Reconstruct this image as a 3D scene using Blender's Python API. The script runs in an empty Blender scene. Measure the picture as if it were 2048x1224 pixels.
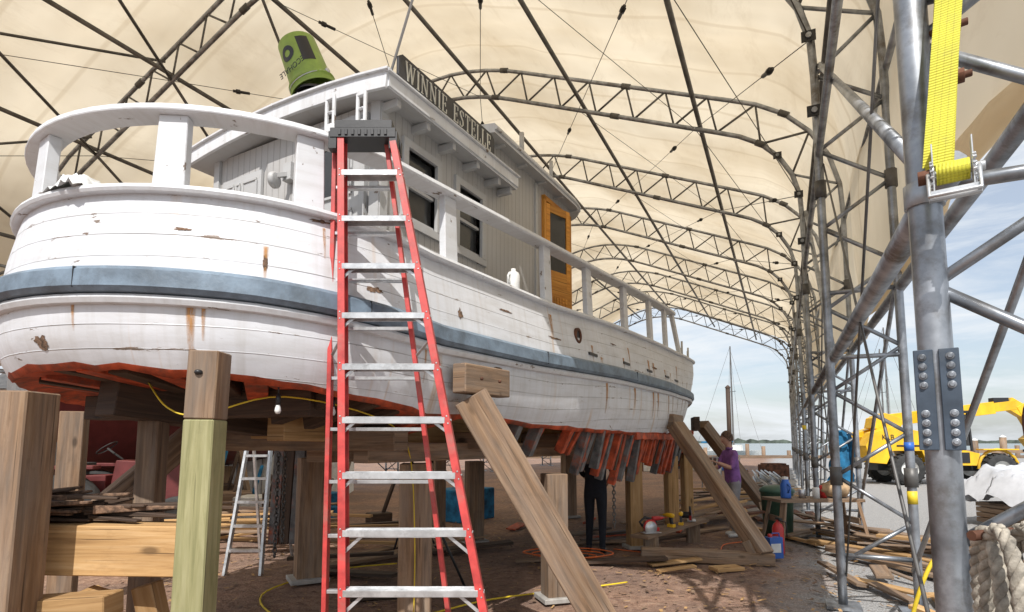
import bpy, bmesh, math, random
from mathutils import Vector, Matrix, Quaternion, noise
random.seed(7)
R=math.radians
scene=bpy.context.scene
# ------------------------------------------------------------------ helpers
def lerp(a,b,t): return a+(b-a)*t
def interp(x,pts):
    if x<=pts[0][0]: return pts[0][1]
    for (a,b),(c,d) in zip(pts,pts[1:]):
        if x<=c:
            return b+(d-b)*(x-a)/(c-a)
    return pts[-1][1]
class MB:
    def __init__(s): s.v=[];s.f=[];s.uv=[];s.mi=[];s.rn=[];s.sm=[]
    def face(s,idx,uvs,m,r,sm=False):
        s.f.append(tuple(idx));s.uv.append(uvs);s.mi.append(m);s.rn.append(r);s.sm.append(sm)
    def beam(s,p0,p1,w,h,m=0,up=(0,0,1),w1=None,h1=None,rn=None):
        p0=Vector(p0);p1=Vector(p1);d=p1-p0;L=d.length
        if L<1e-6: return
        d/=L;up=Vector(up)
        if abs(d.dot(up))>.995: up=Vector((0,1,0)) if abs(d.y)<.9 else Vector((1,0,0))
        sd=d.cross(up).normalized();u2=sd.cross(d).normalized()
        w1=w if w1 is None else w1;h1=h if h1 is None else h1
        b=len(s.v);ro=random.uniform(0,50);r=random.random() if rn is None else rn
        for p,ww,hh in((p0,w,h),(p1,w1,h1)):
            for a,c in((-1,-1),(1,-1),(1,1),(-1,1)):
                s.v.append(p+sd*a*ww/2+u2*c*hh/2)
        per=[0,w,w+h,2*w+h,2*w+2*h]
        for i in range(4):
            j=(i+1)%4
            s.face((b+i,b+j,b+4+j,b+4+i),[(ro,ro+per[i]),(ro,ro+per[i+1]),(ro+L,ro+per[i+1]),(ro+L,ro+per[i])],m,r)
        for o in(0,4):
            s.face((b+o,b+o+1,b+o+2,b+o+3),[(ro,ro),(ro+w*.15,ro),(ro+w*.15,ro+h),(ro,ro+h)],m,r)
    def box(s,c,size,m=0,rz=0,rn=None):
        c=Vector(c);dx=Vector((math.cos(rz),math.sin(rz),0))
        if size[2]>max(size[0],size[1])*1.2:
            dy=Vector((-math.sin(rz),math.cos(rz),0))
            s.beam(c-Vector((0,0,size[2]/2)),c+Vector((0,0,size[2]/2)),size[0],size[1],m,up=dy,rn=rn)
        elif size[1]>size[0]:
            dy=Vector((-math.sin(rz),math.cos(rz),0))
            s.beam(c-dy*size[1]/2,c+dy*size[1]/2,size[0],size[2],m,rn=rn)
        else:
            s.beam(c-dx*size[0]/2,c+dx*size[0]/2,size[1],size[2],m,rn=rn)
    def tube(s,pts,r,m=0,n=10,rn=None,cap=True):
        pts=[Vector(p) for p in pts]
        rr=r if isinstance(r,(list,tuple)) else [r]*len(pts)
        b=len(s.v);rv=random.random() if rn is None else rn
        t=(pts[1]-pts[0]).normalized()
        a=Vector((0,0,1)) if abs(t.z)<.9 else Vector((1,0,0))
        nx=t.cross(a).normalized();L=0;ls=[0];ro=random.uniform(0,50)
        for i,p in enumerate(pts):
            if i==0: tt=pts[1]-pts[0]
            elif i==len(pts)-1: tt=pts[-1]-pts[-2]
            else: tt=(pts[i+1]-p).normalized()+(p-pts[i-1]).normalized()
            if tt.length<1e-9: tt=t
            tt=tt.normalized()
            q=t.rotation_difference(tt);nx=(q@nx).normalized();t=tt
            ny=t.cross(nx)
            if i: L+=(p-pts[i-1]).length;ls.append(L)
            for k in range(n):
                an=2*math.pi*k/n
                s.v.append(p+(nx*math.cos(an)+ny*math.sin(an))*rr[i])
        for i in range(len(pts)-1):
            for k in range(n):
                k2=(k+1)%n
                c=2*math.pi*rr[i]/n
                s.face((b+i*n+k,b+i*n+k2,b+(i+1)*n+k2,b+(i+1)*n+k),
                    [(ro+ls[i],k*c),(ro+ls[i],(k+1)*c),(ro+ls[i+1],(k+1)*c),(ro+ls[i+1],k*c)],m,rv,True)
        if cap:
            s.face([b+k for k in range(n)],[(0,0)]*n,m,rv)
            o=b+(len(pts)-1)*n
            s.face([o+k for k in range(n)],[(0,0)]*n,m,rv)
    def grid(s,rows,m=0,uvf=None,sm=True,rn=0.5,mf=None):
        b=len(s.v);nr=len(rows);nc=len(rows[0])
        for r in rows:
            for p in r: s.v.append(Vector(p))
        for i in range(nr-1):
            for j in range(nc-1):
                ids=(b+i*nc+j,b+i*nc+j+1,b+(i+1)*nc+j+1,b+(i+1)*nc+j)
                if uvf: uv=[uvf(i,j),uvf(i,j+1),uvf(i+1,j+1),uvf(i+1,j)]
                else: uv=[(j,i),(j+1,i),(j+1,i+1),(j,i+1)]
                s.face(ids,uv,mf(i,j) if mf else m,rn,sm)
    def sweep(s,path,nrm,prof,m=0,rn=.5,sm=False,closed=True):
        k=len(prof);b=len(s.v);L=[0]
        for i in range(1,len(path)): L.append(L[-1]+(path[i]-path[i-1]).length)
        for p,nn in zip(path,nrm):
            for a,c in prof: s.v.append(p+nn*a+Vector((0,0,c)))
        for i in range(len(path)-1):
            for q in range(k if closed else k-1):
                q2=(q+1)%k
                d=(Vector(prof[q])-Vector(prof[q2])).length
                s.face((b+i*k+q,b+i*k+q2,b+(i+1)*k+q2,b+(i+1)*k+q),[(L[i],q*.3),(L[i],q*.3+d),(L[i+1],q*.3+d),(L[i+1],q*.3)],m,rn,sm)
        if closed:
            s.face([b+q for q in range(k)],[(0,0)]*k,m,rn)
            o=b+(len(path)-1)*k
            s.face([o+q for q in range(k)],[(0,0)]*k,m,rn)
    def lathe(s,c,ax,prof,m=0,n=24,rn=.5,mf=None,sm=True):
        c=Vector(c);ax=Vector(ax).normalized()
        a=Vector((0,0,1)) if abs(ax.z)<.9 else Vector((1,0,0))
        nx=ax.cross(a).normalized();ny=ax.cross(nx);b=len(s.v)
        for r,z in prof:
            for k in range(n):
                an=2*math.pi*k/n
                s.v.append(c+ax*z+(nx*math.cos(an)+ny*math.sin(an))*max(r,1e-4))
        for i in range(len(prof)-1):
            for k in range(n):
                k2=(k+1)%n
                s.face((b+i*n+k,b+i*n+k2,b+(i+1)*n+k2,b+(i+1)*n+k),[(k/n,i),((k+1)/n,i),((k+1)/n,i+1),(k/n,i+1)],mf(i) if mf else m,rn,sm)
    def prism(s,pts,ex,m=0,rn=.5):
        b=len(s.v);n=len(pts);ex=Vector(ex)
        for p in pts: s.v.append(Vector(p))
        for p in pts: s.v.append(Vector(p)+ex)
        s.face(list(range(b,b+n)),[(p[0],p[1]) for p in pts],m,rn)
        s.face(list(range(b+n,b+2*n)),[(p[0],p[1]) for p in pts],m,rn)
        for i in range(n):
            j=(i+1)%n
            s.face((b+i,b+j,b+n+j,b+n+i),[(0,0),(1,0),(1,1),(0,1)],m,rn)
    def make(s,name,mats,parent=None,bevel=0,recalc=True,loc=None):
        me=bpy.data.meshes.new(name)
        me.from_pydata([tuple(v) for v in s.v],[],s.f)
        uvl=me.uv_layers.new(name='UVMap')
        flat=[]
        for u in s.uv:
            for c in u: flat+= [c[0],c[1]]
        uvl.data.foreach_set('uv',flat)
        at=me.attributes.new('rnd','FLOAT','FACE')
        at.data.foreach_set('value',s.rn)
        me.polygons.foreach_set('material_index',s.mi)
        me.polygons.foreach_set('use_smooth',s.sm)
        for m in mats: me.materials.append(m)
        if recalc:
            bm=bmesh.new();bm.from_mesh(me);bmesh.ops.recalc_face_normals(bm,faces=bm.faces);bm.to_mesh(me);bm.free()
        me.update()
        o=bpy.data.objects.new(name,me);scene.collection.objects.link(o)
        if parent: o.parent=parent
        if loc: o.location=loc
        if bevel:
            b=o.modifiers.new('Bevel','BEVEL');b.width=bevel;b.segments=1;b.limit_method='ANGLE';b.angle_limit=R(50)
        return o
def empty(name,loc=(0,0,0),rz=0):
    e=bpy.data.objects.new(name,None);scene.collection.objects.link(e);e.location=loc;e.rotation_euler=(0,0,rz);return e
# ------------------------------------------------------------------ materials
def lk(nt,a,b): nt.links.new(a,b)
def base_mat(name):
    m=bpy.data.materials.new(name);m.use_nodes=True;nt=m.node_tree
    return m,nt,nt.nodes['Principled BSDF']
def N(nt,t,**k):
    n=nt.nodes.new(t)
    for a,b in k.items(): setattr(n,a,b)
    return n
def mth(nt,op,a,b=None,c=None,clamp=False):
    n=N(nt,'ShaderNodeMath',operation=op);n.use_clamp=clamp
    for i,x in enumerate((a,b,c)):
        if x is None: continue
        if isinstance(x,(int,float)): n.inputs[i].default_value=x
        else: lk(nt,x,n.inputs[i])
    return n.outputs[0]
def mixc(nt,f,a,b,blend='MIX'):
    n=N(nt,'ShaderNodeMix',data_type='RGBA',blend_type=blend)
    for i,x in ((0,f),(6,a),(7,b)):
        if isinstance(x,(int,float)): n.inputs[i].default_value=x
        elif isinstance(x,tuple): n.inputs[i].default_value=(*x[:3],1)
        else: lk(nt,x,n.inputs[i])
    return n.outputs[2]
def coordn(nt,coord,scale=(1,1,1)):
    tc=N(nt,'ShaderNodeTexCoord');mp=N(nt,'ShaderNodeMapping');mp.inputs['Scale'].default_value=scale
    lk(nt,tc.outputs[coord],mp.inputs[0]);return mp.outputs[0]
def noi(nt,vec,scale=1,detail=4,rough=.55,dist=0):
    n=N(nt,'ShaderNodeTexNoise');n.inputs['Scale'].default_value=scale;n.inputs['Detail'].default_value=detail
    n.inputs['Roughness'].default_value=rough;n.inputs['Distortion'].default_value=dist
    lk(nt,vec,n.inputs['Vector']);return n.outputs['Fac']
def ramp(nt,f,pts):
    n=N(nt,'ShaderNodeValToRGB');e=n.color_ramp.elements
    while len(e)<len(pts): e.new(.5)
    for x,(p,c) in zip(e,pts):
        x.position=p;x.color=(*c[:3],1) if len(c)>=3 else (c[0],)*3+(1,)
    lk(nt,f,n.inputs[0]);return n.outputs[0]
def step(nt,f,a,b):
    n=N(nt,'ShaderNodeMapRange');n.inputs[1].default_value=a;n.inputs[2].default_value=b
    n.clamp=True;lk(nt,f,n.inputs[0]);return n.outputs[0]
def bump(nt,bs,h,st=.3,dist=.01):
    n=N(nt,'ShaderNodeBump');n.inputs['Strength'].default_value=st;n.inputs['Distance'].default_value=dist
    lk(nt,h,n.inputs['Height']);lk(nt,n.outputs[0],bs.inputs['Normal'])
def tint(nt,col,lo=.72,hi=1.12):
    a=N(nt,'ShaderNodeAttribute');a.attribute_name='rnd'
    v=mth(nt,'MULTIPLY_ADD',a.outputs['Fac'],hi-lo,lo)
    cb=N(nt,'ShaderNodeCombineXYZ')
    for i in range(3): lk(nt,v,cb.inputs[i])
    return mixc(nt,1.0,col,cb.outputs[0],'MULTIPLY')
def simple(name,col,rough=.5,metal=0,var=.12,scale=6,coord='Object',bmp=.1,dirt=None):
    m,nt,bs=base_mat(name)
    v=coordn(nt,coord);n1=noi(nt,v,scale,6,.6)
    d=tuple(c*(1-var*2.2) for c in col);u=tuple(min(1,c*(1+var)) for c in col)
    c=ramp(nt,n1,[(.3,d),(.65,u)])
    if dirt:
        n2=noi(nt,v,scale*.6,8,.7);c=mixc(nt,step(nt,n2,.52,.68),c,dirt)
    c=tint(nt,c,.88,1.06)
    lk(nt,c,bs.inputs['Base Color']);bs.inputs['Metallic'].default_value=metal
    r=mth(nt,'MULTIPLY_ADD',n1,.25,rough-.12);lk(nt,r,bs.inputs['Roughness'])
    if bmp: bump(nt,bs,noi(nt,v,scale*6,4),bmp,.004)
    return m
def wood(name,dark,mid,light,bmp=.35,ts=(.7,1.15),grey=0,knots=True):
    m,nt,bs=base_mat(name)
    v=coordn(nt,'UV',(1.6,26,1));g=noi(nt,v,1.0,7,.62,.6)
    v2=coordn(nt,'UV',(.5,3,1));g2=noi(nt,v2,2,4,.6)
    c=ramp(nt,g,[(.28,dark),(.5,mid),(.72,light)])
    c=mixc(nt,mth(nt,'MULTIPLY',step(nt,g2,.4,.75),.6),c,dark)
    if grey: 
        g4=noi(nt,coordn(nt,'UV',(1,6,1)),1.3,5,.6);c=mixc(nt,mth(nt,'MULTIPLY',step(nt,g4,.35,.65),grey),c,(.25,.22,.19))
    v3=coordn(nt,'UV',(1.0,70,1));crack=noi(nt,v3,1,3,.5)
    cr=step(nt,crack,.31,.36);c=mixc(nt,mth(nt,'MULTIPLY',mth(nt,'SUBTRACT',1,cr),.75),c,tuple(x*.3 for x in dark))
    st=noi(nt,coordn(nt,'UV',(2,4,1)),1.5,8,.75);c=mixc(nt,mth(nt,'MULTIPLY',step(nt,st,.55,.7),.35),c,tuple(x*.7 for x in dark))
    if knots:
        vo=N(nt,'ShaderNodeTexVoronoi');vo.inputs['Scale'].default_value=1;lk(nt,coordn(nt,'UV',(2.2,5.5,1)),vo.inputs['Vector'])
        k=mth(nt,'SUBTRACT',1,step(nt,vo.outputs['Distance'],.07,.15))
        c=mixc(nt,mth(nt,'MULTIPLY',k,.8),c,tuple(x*.45 for x in dark))
    c=tint(nt,c,*ts)
    lk(nt,c,bs.inputs['Base Color']);bs.inputs['Roughness'].default_value=.75
    bump(nt,bs,mth(nt,'ADD',g,mth(nt,'MULTIPLY',cr,.6)),bmp,.008)
    return m
M={}
M['wood_old']=wood('weathered_timber',(.10,.06,.032),(.26,.155,.085),(.42,.28,.165),grey=.45,bmp=.6)
M['wood_new']=wood('fresh_timber',(.28,.155,.06),(.50,.30,.125),(.62,.42,.22),bmp=.4,ts=(.75,1.1))
M['wood_grn']=wood('treated_timber',(.15,.15,.06),(.31,.29,.14),(.43,.40,.23),bmp=.45)
M['wood_dark']=wood('dark_oak',(.03,.018,.012),(.075,.045,.028),(.13,.08,.05))
M['wood_door']=wood('varnished_door',(.38,.14,.02),(.62,.27,.04),(.78,.38,.07),bmp=.05,knots=False)
M['red_prime']=simple('red_lead_primer',(.50,.085,.03),.7,var=.35,scale=7,dirt=(.13,.06,.04),bmp=.6)
M['rib_grey']=simple('grey_frame_paint',(.14,.14,.14),.7,var=.3,scale=8,dirt=(.34,.09,.04),bmp=.4)
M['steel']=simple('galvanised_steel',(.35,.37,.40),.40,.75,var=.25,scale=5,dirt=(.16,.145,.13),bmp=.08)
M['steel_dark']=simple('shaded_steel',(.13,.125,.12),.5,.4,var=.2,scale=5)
M['plate']=simple('slate_bracket_paint',(.07,.095,.13),.5,.2,var=.2,dirt=(.12,.13,.14))
M['alu']=simple('ladder_aluminium',(.62,.63,.64),.35,.7,var=.1,scale=12,bmp=.1,dirt=(.38,.38,.38))
M['fibre']=simple('red_fibreglass',(.52,.05,.045),.5,0,var=.2,scale=9,dirt=(.36,.11,.09))
M['black']=simple('black_plastic',(.02,.02,.022),.45)
M['rubber']=simple('tyre_rubber',(.035,.035,.035),.8,var=.3)
M['glass']=simple('window_glass',(.035,.035,.035),.08,0,bmp=0)
M['slate']=simple('rub_rail_paint',(.17,.225,.285),.55,var=.2,scale=5,dirt=(.10,.125,.15),bmp=.6)
M['yellow']=simple('machine_yellow',(.85,.50,.02),.4,0,var=.1,scale=2,dirt=(.62,.38,.05))
M['cordy']=simple('yellow_cord',(.75,.55,.03),.5)
M['cordo']=simple('orange_cord',(.8,.16,.03),.5)
M['blue']=simple('blue_plastic',(.03,.12,.45),.4)
M['bluecloth']=simple('blue_cloth',(.02,.16,.32),.9,var=.3)
M['redp']=simple('red_plastic',(.5,.03,.03),.4)
M['maroon']=simple('faded_maroon',(.13,.025,.025),.5)
M['white']=simple('white_plastic',(.68,.68,.66),.5)
M['green_b']=simple('lime_bucket',(.27,.40,.07),.5,var=.15,dirt=(.21,.29,.07))
M['signb']=simple('sign_board',(.035,.035,.04),.5,dirt=(.07,.065,.06))
M['gold']=simple('sign_letters',(.70,.68,.60),.5,dirt=(.5,.48,.4))
M['skin']=simple('skin',(.50,.28,.20),.55,var=.08)
M['purple']=simple('purple_cloth',(.28,.12,.38),.9,var=.2,scale=9)
M['navy']=simple('dark_trousers',(.012,.014,.022),.9,var=.25)
M['greycl']=simple('grey_trousers',(.30,.29,.30),.9,var=.2)
M['hair']=simple('brown_hair',(.09,.05,.03),.8,var=.4,scale=40)
M['rust']=simple('rusty_iron',(.14,.06,.035),.8,.3,var=.4)
M['rope']=simple('manila_rope',(.38,.34,.28),.9,var=.3,scale=30,bmp=.6,dirt=(.22,.19,.15))
M['concrete']=simple('concrete',(.42,.40,.37),.9,var=.15)
M['bare']=simple('bare_rotten_wood',(.20,.12,.075),.9,var=.4,scale=30,bmp=.8,dirt=(.08,.045,.03))
def stain():
    m,nt,bs=base_mat('rust_run_stain')
    bs.inputs['Base Color'].default_value=(.48,.22,.05,1);bs.inputs['Roughness'].default_value=.7
    tr=N(nt,'ShaderNodeBsdfTransparent');mx=N(nt,'ShaderNodeMixShader')
    sp=N(nt,'ShaderNodeSeparateXYZ');lk(nt,coordn(nt,'UV'),sp.inputs[0])
    ed=mth(nt,'MULTIPLY',mth(nt,'MULTIPLY',sp.outputs[0],mth(nt,'SUBTRACT',1,sp.outputs[0])),4)
    nn=noi(nt,coordn(nt,'Object',(30,30,4)),1,5,.7)
    f=mth(nt,'MULTIPLY',mth(nt,'MULTIPLY',ed,mth(nt,'SUBTRACT',1,mth(nt,'MULTIPLY',sp.outputs[1],.75))),step(nt,nn,.30,.55),clamp=True)
    lk(nt,mth(nt,'MULTIPLY',f,1.0),mx.inputs[0]);lk(nt,tr.outputs[0],mx.inputs[1]);lk(nt,bs.outputs[0],mx.inputs[2]);lk(nt,mx.outputs[0],nt.nodes['Material Output'].inputs[0])
    return m
M['stain']=stain()
def paint(name,col,seam='hull',chips=.5):
    m,nt,bs=base_mat(name)
    uv=N(nt,'ShaderNodeTexCoord').outputs['UV'];sp=N(nt,'ShaderNodeSeparateXYZ');lk(nt,uv,sp.inputs[0])
    v=coordn(nt,'UV',(1,1,1));big=noi(nt,v,1.2,5,.6)
    c=ramp(nt,big,[(.3,tuple(x*.84 for x in col)),(.7,col)])
    h=None
    if seam:
        pitch={'hull':.128,'tg':.085,'deck':.1}[seam]
        ax=sp.outputs[1] if seam=='hull' else sp.outputs[0]
        wob=noi(nt,coordn(nt,'UV',(.6,.2,1)),1,2)
        ax=mth(nt,'ADD',ax,mth(nt,'MULTIPLY',wob,.02 if seam=='hull' else 0.0))
        fr=mth(nt,'FRACT',mth(nt,'DIVIDE',ax,pitch))
        ln=mth(nt,'ABSOLUTE',mth(nt,'SUBTRACT',fr,.5))
        wdt=.465 if seam=='hull' else .43
        l=step(nt,ln,wdt,.498)
        gap=noi(nt,coordn(nt,'UV',(1.3,7,1) if seam=='hull' else (9,1,1)),1,4)
        l2=mth(nt,'MULTIPLY',l,step(nt,gap,.36,.62) if seam=='hull' else 1.0)
        c=mixc(nt,mth(nt,'MULTIPLY',l2,.85 if seam=='hull' else .6),c,(.08,.07,.06))
        h=mth(nt,'SUBTRACT',1,l)
        fl=noi(nt,coordn(nt,'UV',(3,22,1)),1,7,.72,.5)
        near=step(nt,ln,.28,.5)
        f2=step(nt,mth(nt,'ADD',fl,mth(nt,'MULTIPLY',near,.10)),.68,.69)
        if seam=='hull': c=mixc(nt,f2,c,(.17,.12,.09))
    if seam=='hull':
        st=noi(nt,coordn(nt,'UV',(9,.3,1)),1,3,.6);st2=noi(nt,coordn(nt,'UV',(1.1,1.3,1)),1.1,2)
        s=mth(nt,'MULTIPLY',step(nt,st,.57,.72),step(nt,st2,.45,.60))
        c=mixc(nt,mth(nt,'MULTIPLY',s,.65),c,(.50,.28,.10))
        st3=noi(nt,coordn(nt,'UV',(14,.8,1)),1,4,.6)
        c=mixc(nt,mth(nt,'MULTIPLY',step(nt,st3,.48,.78),.45),c,(.42,.39,.35))
    ch=noi(nt,coordn(nt,'UV',(5,11,1)),1,6,.65,.4)
    cf=step(nt,ch,.70-.05*chips,.715-.05*chips)
    c=mixc(nt,cf,c,(.16,.11,.08))
    gr=noi(nt,coordn(nt,'UV',(1,6,1) if seam=='hull' else (8,.8,1)),1.7,6,.65)
    c=mixc(nt,mth(nt,'MULTIPLY',step(nt,gr,.45,.8),.5),c,(.38,.35,.31))
    lk(nt,c,bs.inputs['Base Color']);bs.inputs['Roughness'].default_value=.45
    hh=mth(nt,'SUBTRACT',mth(nt,'MULTIPLY',noi(nt,v,9,6,.6),.8),mth(nt,'MULTIPLY',cf,.8))
    if h is not None: hh=mth(nt,'ADD',hh,h)
    bump(nt,bs,hh,.45,.006)
    return m
M['hull']=paint('hull_white_paint',(.71,.72,.75))
M['trim']=paint('white_trim_paint',(.68,.69,.71),None,1.2)
M['cabin']=paint('cabin_board_paint',(.45,.44,.43),'tg',.2)
M['cabin_pl']=paint('cabin_trim_paint',(.47,.47,.47),None,.6)
M['deck']=paint('deck_paint',(.35,.33,.31),'deck',.5)
def fabric():
    m,nt,bs=base_mat('tent_fabric')
    v=coordn(nt,'Object');n1=noi(nt,v,.28,4,.6);n2=noi(nt,coordn(nt,'Object',(1,.35,1)),2.2,8,.75,.4)
    c=ramp(nt,n1,[(.32,(.64,.525,.36)),(.62,(.84,.735,.56))])
    c=mixc(nt,mth(nt,'MULTIPLY',step(nt,n2,.52,.74),.30),c,(.46,.34,.20))
    sp=N(nt,'ShaderNodeSeparateXYZ');lk(nt,coordn(nt,'Object'),sp.inputs[0])
    fr=mth(nt,'FRACT',mth(nt,'DIVIDE',sp.outputs[1],1.433));ln=mth(nt,'ABSOLUTE',mth(nt,'SUBTRACT',fr,.5))
    c=mixc(nt,mth(nt,'MULTIPLY',step(nt,ln,.46,.485),.30),c,(.50,.38,.23))
    di=N(nt,'ShaderNodeBsdfDiffuse');tr=N(nt,'ShaderNodeBsdfTranslucent');mx=N(nt,'ShaderNodeMixShader');mx.inputs[0].default_value=.52
    lk(nt,c,di.inputs[0]);lk(nt,c,tr.inputs[0]);lk(nt,di.outputs[0],mx.inputs[1]);lk(nt,tr.outputs[0],mx.inputs[2])
    b=N(nt,'ShaderNodeBump');b.inputs['Strength'].default_value=.45;b.inputs['Distance'].default_value=.10
    w=noi(nt,coordn(nt,'Object',(.35,1.1,.35)),1.1,2,.45,.5);lk(nt,w,b.inputs['Height'])
    lk(nt,b.outputs[0],di.inputs['Normal']);lk(nt,b.outputs[0],tr.inputs['Normal'])
    lk(nt,mx.outputs[0],nt.nodes['Material Output'].inputs[0]);nt.nodes.remove(bs)
    return m
M['fabric']=fabric()
def groundm():
    m,nt,bs=base_mat('ground_dirt_gravel')
    tc=N(nt,'ShaderNodeTexCoord').outputs['Object']
    dt=N(nt,'ShaderNodeVectorMath',operation='DOT_PRODUCT');lk(nt,tc,dt.inputs[0]);dt.inputs[1].default_value=(.903,-.429,0)
    dz=N(nt,'ShaderNodeVectorMath',operation='DOT_PRODUCT');lk(nt,tc,dz.inputs[0]);dz.inputs[1].default_value=(.429,.903,0)
    a=noi(nt,tc,.8,5,.6);b=noi(nt,tc,60,4,.7);c2=noi(nt,tc,9,8,.7)
    dirt=ramp(nt,c2,[(.3,(.12,.06,.04)),(.5,(.28,.165,.11)),(.72,(.42,.28,.20))])
    dirt=mixc(nt,mth(nt,'MULTIPLY',step(nt,a,.4,.6),.6),dirt,(.13,.09,.075))
    grav=ramp(nt,b,[(.3,(.15,.15,.15)),(.5,(.30,.295,.29)),(.7,(.50,.49,.48))])
    vo=N(nt,'ShaderNodeTexVoronoi');vo.inputs['Scale'].default_value=38;lk(nt,tc,vo.inputs['Vector'])
    dirt=mixc(nt,mth(nt,'MULTIPLY',step(nt,b,.55,.65),.5),dirt,(.42,.32,.25))
    e=mth(nt,'ADD',dt.outputs['Value'],mth(nt,'MULTIPLY',mth(nt,'SUBTRACT',a,.5),1.6))
    f=step(nt,e,-.3,.5);f2=step(nt,dz.outputs['Value'],11,15)
    f3=mth(nt,'MAXIMUM',f,mth(nt,'MULTIPLY',f2,step(nt,e,-1.6,-.6)))
    c=mixc(nt,f3,dirt,grav)
    lk(nt,c,bs.inputs['Base Color']);bs.inputs['Roughness'].default_value=.95
    bump(nt,bs,mth(nt,'ADD',mth(nt,'MULTIPLY',vo.outputs['Distance'],.5),mth(nt,'MULTIPLY',c2,2)),.8,.025)
    return m
M['ground']=groundm()
# ------------------------------------------------------------------ camera, light, world
cam=bpy.data.cameras.new('camera');co=bpy.data.objects.new('camera',cam);scene.collection.objects.link(co)
co.location=(0,0,1.6);co.rotation_euler=(R(90+5.6),0,0);cam.lens=20;cam.sensor_width=36;cam.shift_y=.0786;cam.clip_end=6000;cam.clip_start=.05
scene.camera=co
AZ=R(8);EL=R(50)
trav=Vector((math.sin(AZ)*math.cos(EL),math.cos(AZ)*math.cos(EL),-math.sin(EL)))
sl=bpy.data.lights.new('sun','SUN');sl.energy=5.0;sl.angle=R(.5);sl.color=(1,.97,.925)
so=bpy.data.objects.new('sun',sl);scene.collection.objects.link(so);so.rotation_mode='QUATERNION';so.rotation_quaternion=trav.to_track_quat('-Z','Y');so.location=(-5,-20,30)
w=bpy.data.worlds.new('World');scene.world=w;w.use_nodes=True;nt=w.node_tree
bg=nt.nodes['Background'];sky=N(nt,'ShaderNodeTexSky',sky_type='NISHITA');sky.sun_disc=False;sky.sun_elevation=EL;sky.sun_rotation=R(188);sky.air_density=1.0;sky.dust_density=2.0
tc=N(nt,'ShaderNodeTexCoord');mp=N(nt,'ShaderNodeMapping');mp.inputs['Scale'].default_value=(1,1,6);lk(nt,tc.outputs['Generated'],mp.inputs[0])
cl=noi(nt,mp.outputs[0],2.6,8,.62,.4)
cf=mth(nt,'MULTIPLY_ADD',step(nt,cl,.40,.60),.58,.38)
lk(nt,mixc(nt,cf,sky.outputs[0],(5.9,6.2,6.5)),bg.inputs[0]);bg.inputs[1].default_value=.15
scene.view_settings.view_transform='Standard';scene.view_settings.look='None';scene.view_settings.exposure=0
# ------------------------------------------------------------------ ground / water / shore
TA=R(25.4);ta=Vector((math.sin(TA),math.cos(TA),0));tb=Vector((math.cos(TA),-math.sin(TA),0))
def TP(l,s,z=0): 
    p=tb*l+ta*s;return Vector((p.x,p.y,z))
g=MB()
xs=[-900,-200,-60,-30]+[i*1.0 for i in range(-24,31)]+[45,90,300,900];ys=[-400,-60,-10]+[i*1.0 for i in range(-4,36)]+[45,58]
g.grid([[Vector((x,y,(noise.noise(Vector((x*.6,y*.6,0)))*.025 if abs(x)<30 and y<36 else 0))) for x in xs] for y in ys])
g.make('ground',[M['ground']])
m,nt,bs=base_mat('water');bs.inputs['Base Color'].default_value=(.10,.14,.16,1);bs.inputs['Roughness'].default_value=.15
bump(nt,bs,noi(nt,coordn(nt,'Object',(1,.3,1)),.6,5),.5,.2)
g=MB();g.grid([[(-4000,57.5,-.8),(4000,57.5,-.8)],[(-4000,5000,-.8),(4000,5000,-.8)]]);g.make('water',[m])
tm=simple('far_foliage',(.09,.11,.09),.95,var=.4,scale=.05)
g=MB();rows=[[],[]]
for i in range(420):
    x=-1500+i*9;h=7+6*noise.noise(Vector((x*.01,0,0)))+5*noise.noise(Vector((x*.07,3,0)))
    rows[0].append((x,1300+60*math.sin(x*.004),-1));rows[1].append((x,1300+60*math.sin(x*.004),max(3,h)))
g.grid(rows);g.make('far_shore_trees',[tm])
g=MB();g.beam((-60,57.6,-.2),(90,57.6,-.2),.3,1.0,0)
for i in range(45):
    x=-10+i*2.1+random.uniform(-.3,.3);g.tube([(x,57.9,-1.5),(x,57.9,random.uniform(.5,1.5))],.2,0,8)
g.make('wooden_bulkhead',[M['wood_old']])
g=MB()
for i in range(9):
    x=29+i*2.2;h=random.uniform(1.6,2.2);g.tube([(x,44,-.1),(x,44,h)],.23,0,10)
    g.lathe((x,44,h),(0,0,1),[(.24,0),(.24,.04),(0,.2)],1,10)
g.beam((28,44,.9),(48,44,.9),.1,.25,0)
g.make('dock_pilings',[M['wood_old'],M['white']])
# ------------------------------------------------------------------ tent
tent=empty('boat_shed_tent',(0,0,0),-TA)
CL=-7.0
def half_profile():
    pts=[(7.46,0),(7.46,2.9),(7.46,5.7)]
    cx,cz,rr=5.76,5.7,1.7
    for i in range(1,8):
        a=R(67*i/7);pts.append((cx+rr*math.cos(a),cz+rr*math.sin(a)))
    x0,z0=pts[-1]
    for i in range(1,7):
        x=lerp(x0,1.5,i/6);pts.append((x,z0+(x0-x)*.425))
    x1,z1=pts[-1]
    for i in range(1,4):
        x=lerp(x1,0,i/3);pts.append((x,z1+.3*math.sin(i/3*math.pi/2)))
    return pts
hp=half_profile()
full=[Vector((x,0,z)) for x,z in hp]+[Vector((-x,0,z)) for x,z in reversed(hp[:-1])]
def resample(pts,stp):
    out=[pts[0]]
    ls=[0]
    for a,b in zip(pts,pts[1:]): ls.append(ls[-1]+(b-a).length)
    n=max(2,int(round(ls[-1]/stp)));i=0
    for k in range(1,n+1):
        t=ls[-1]*k/n
        while i<len(ls)-2 and t>ls[i+1]+1e-9: i+=1
        f=(t-ls[i])/max(1e-9,ls[i+1]-ls[i]);out.append(pts[i].lerp(pts[i+1],min(1,f)))
    return out
inner=resample(full,.42)
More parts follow.
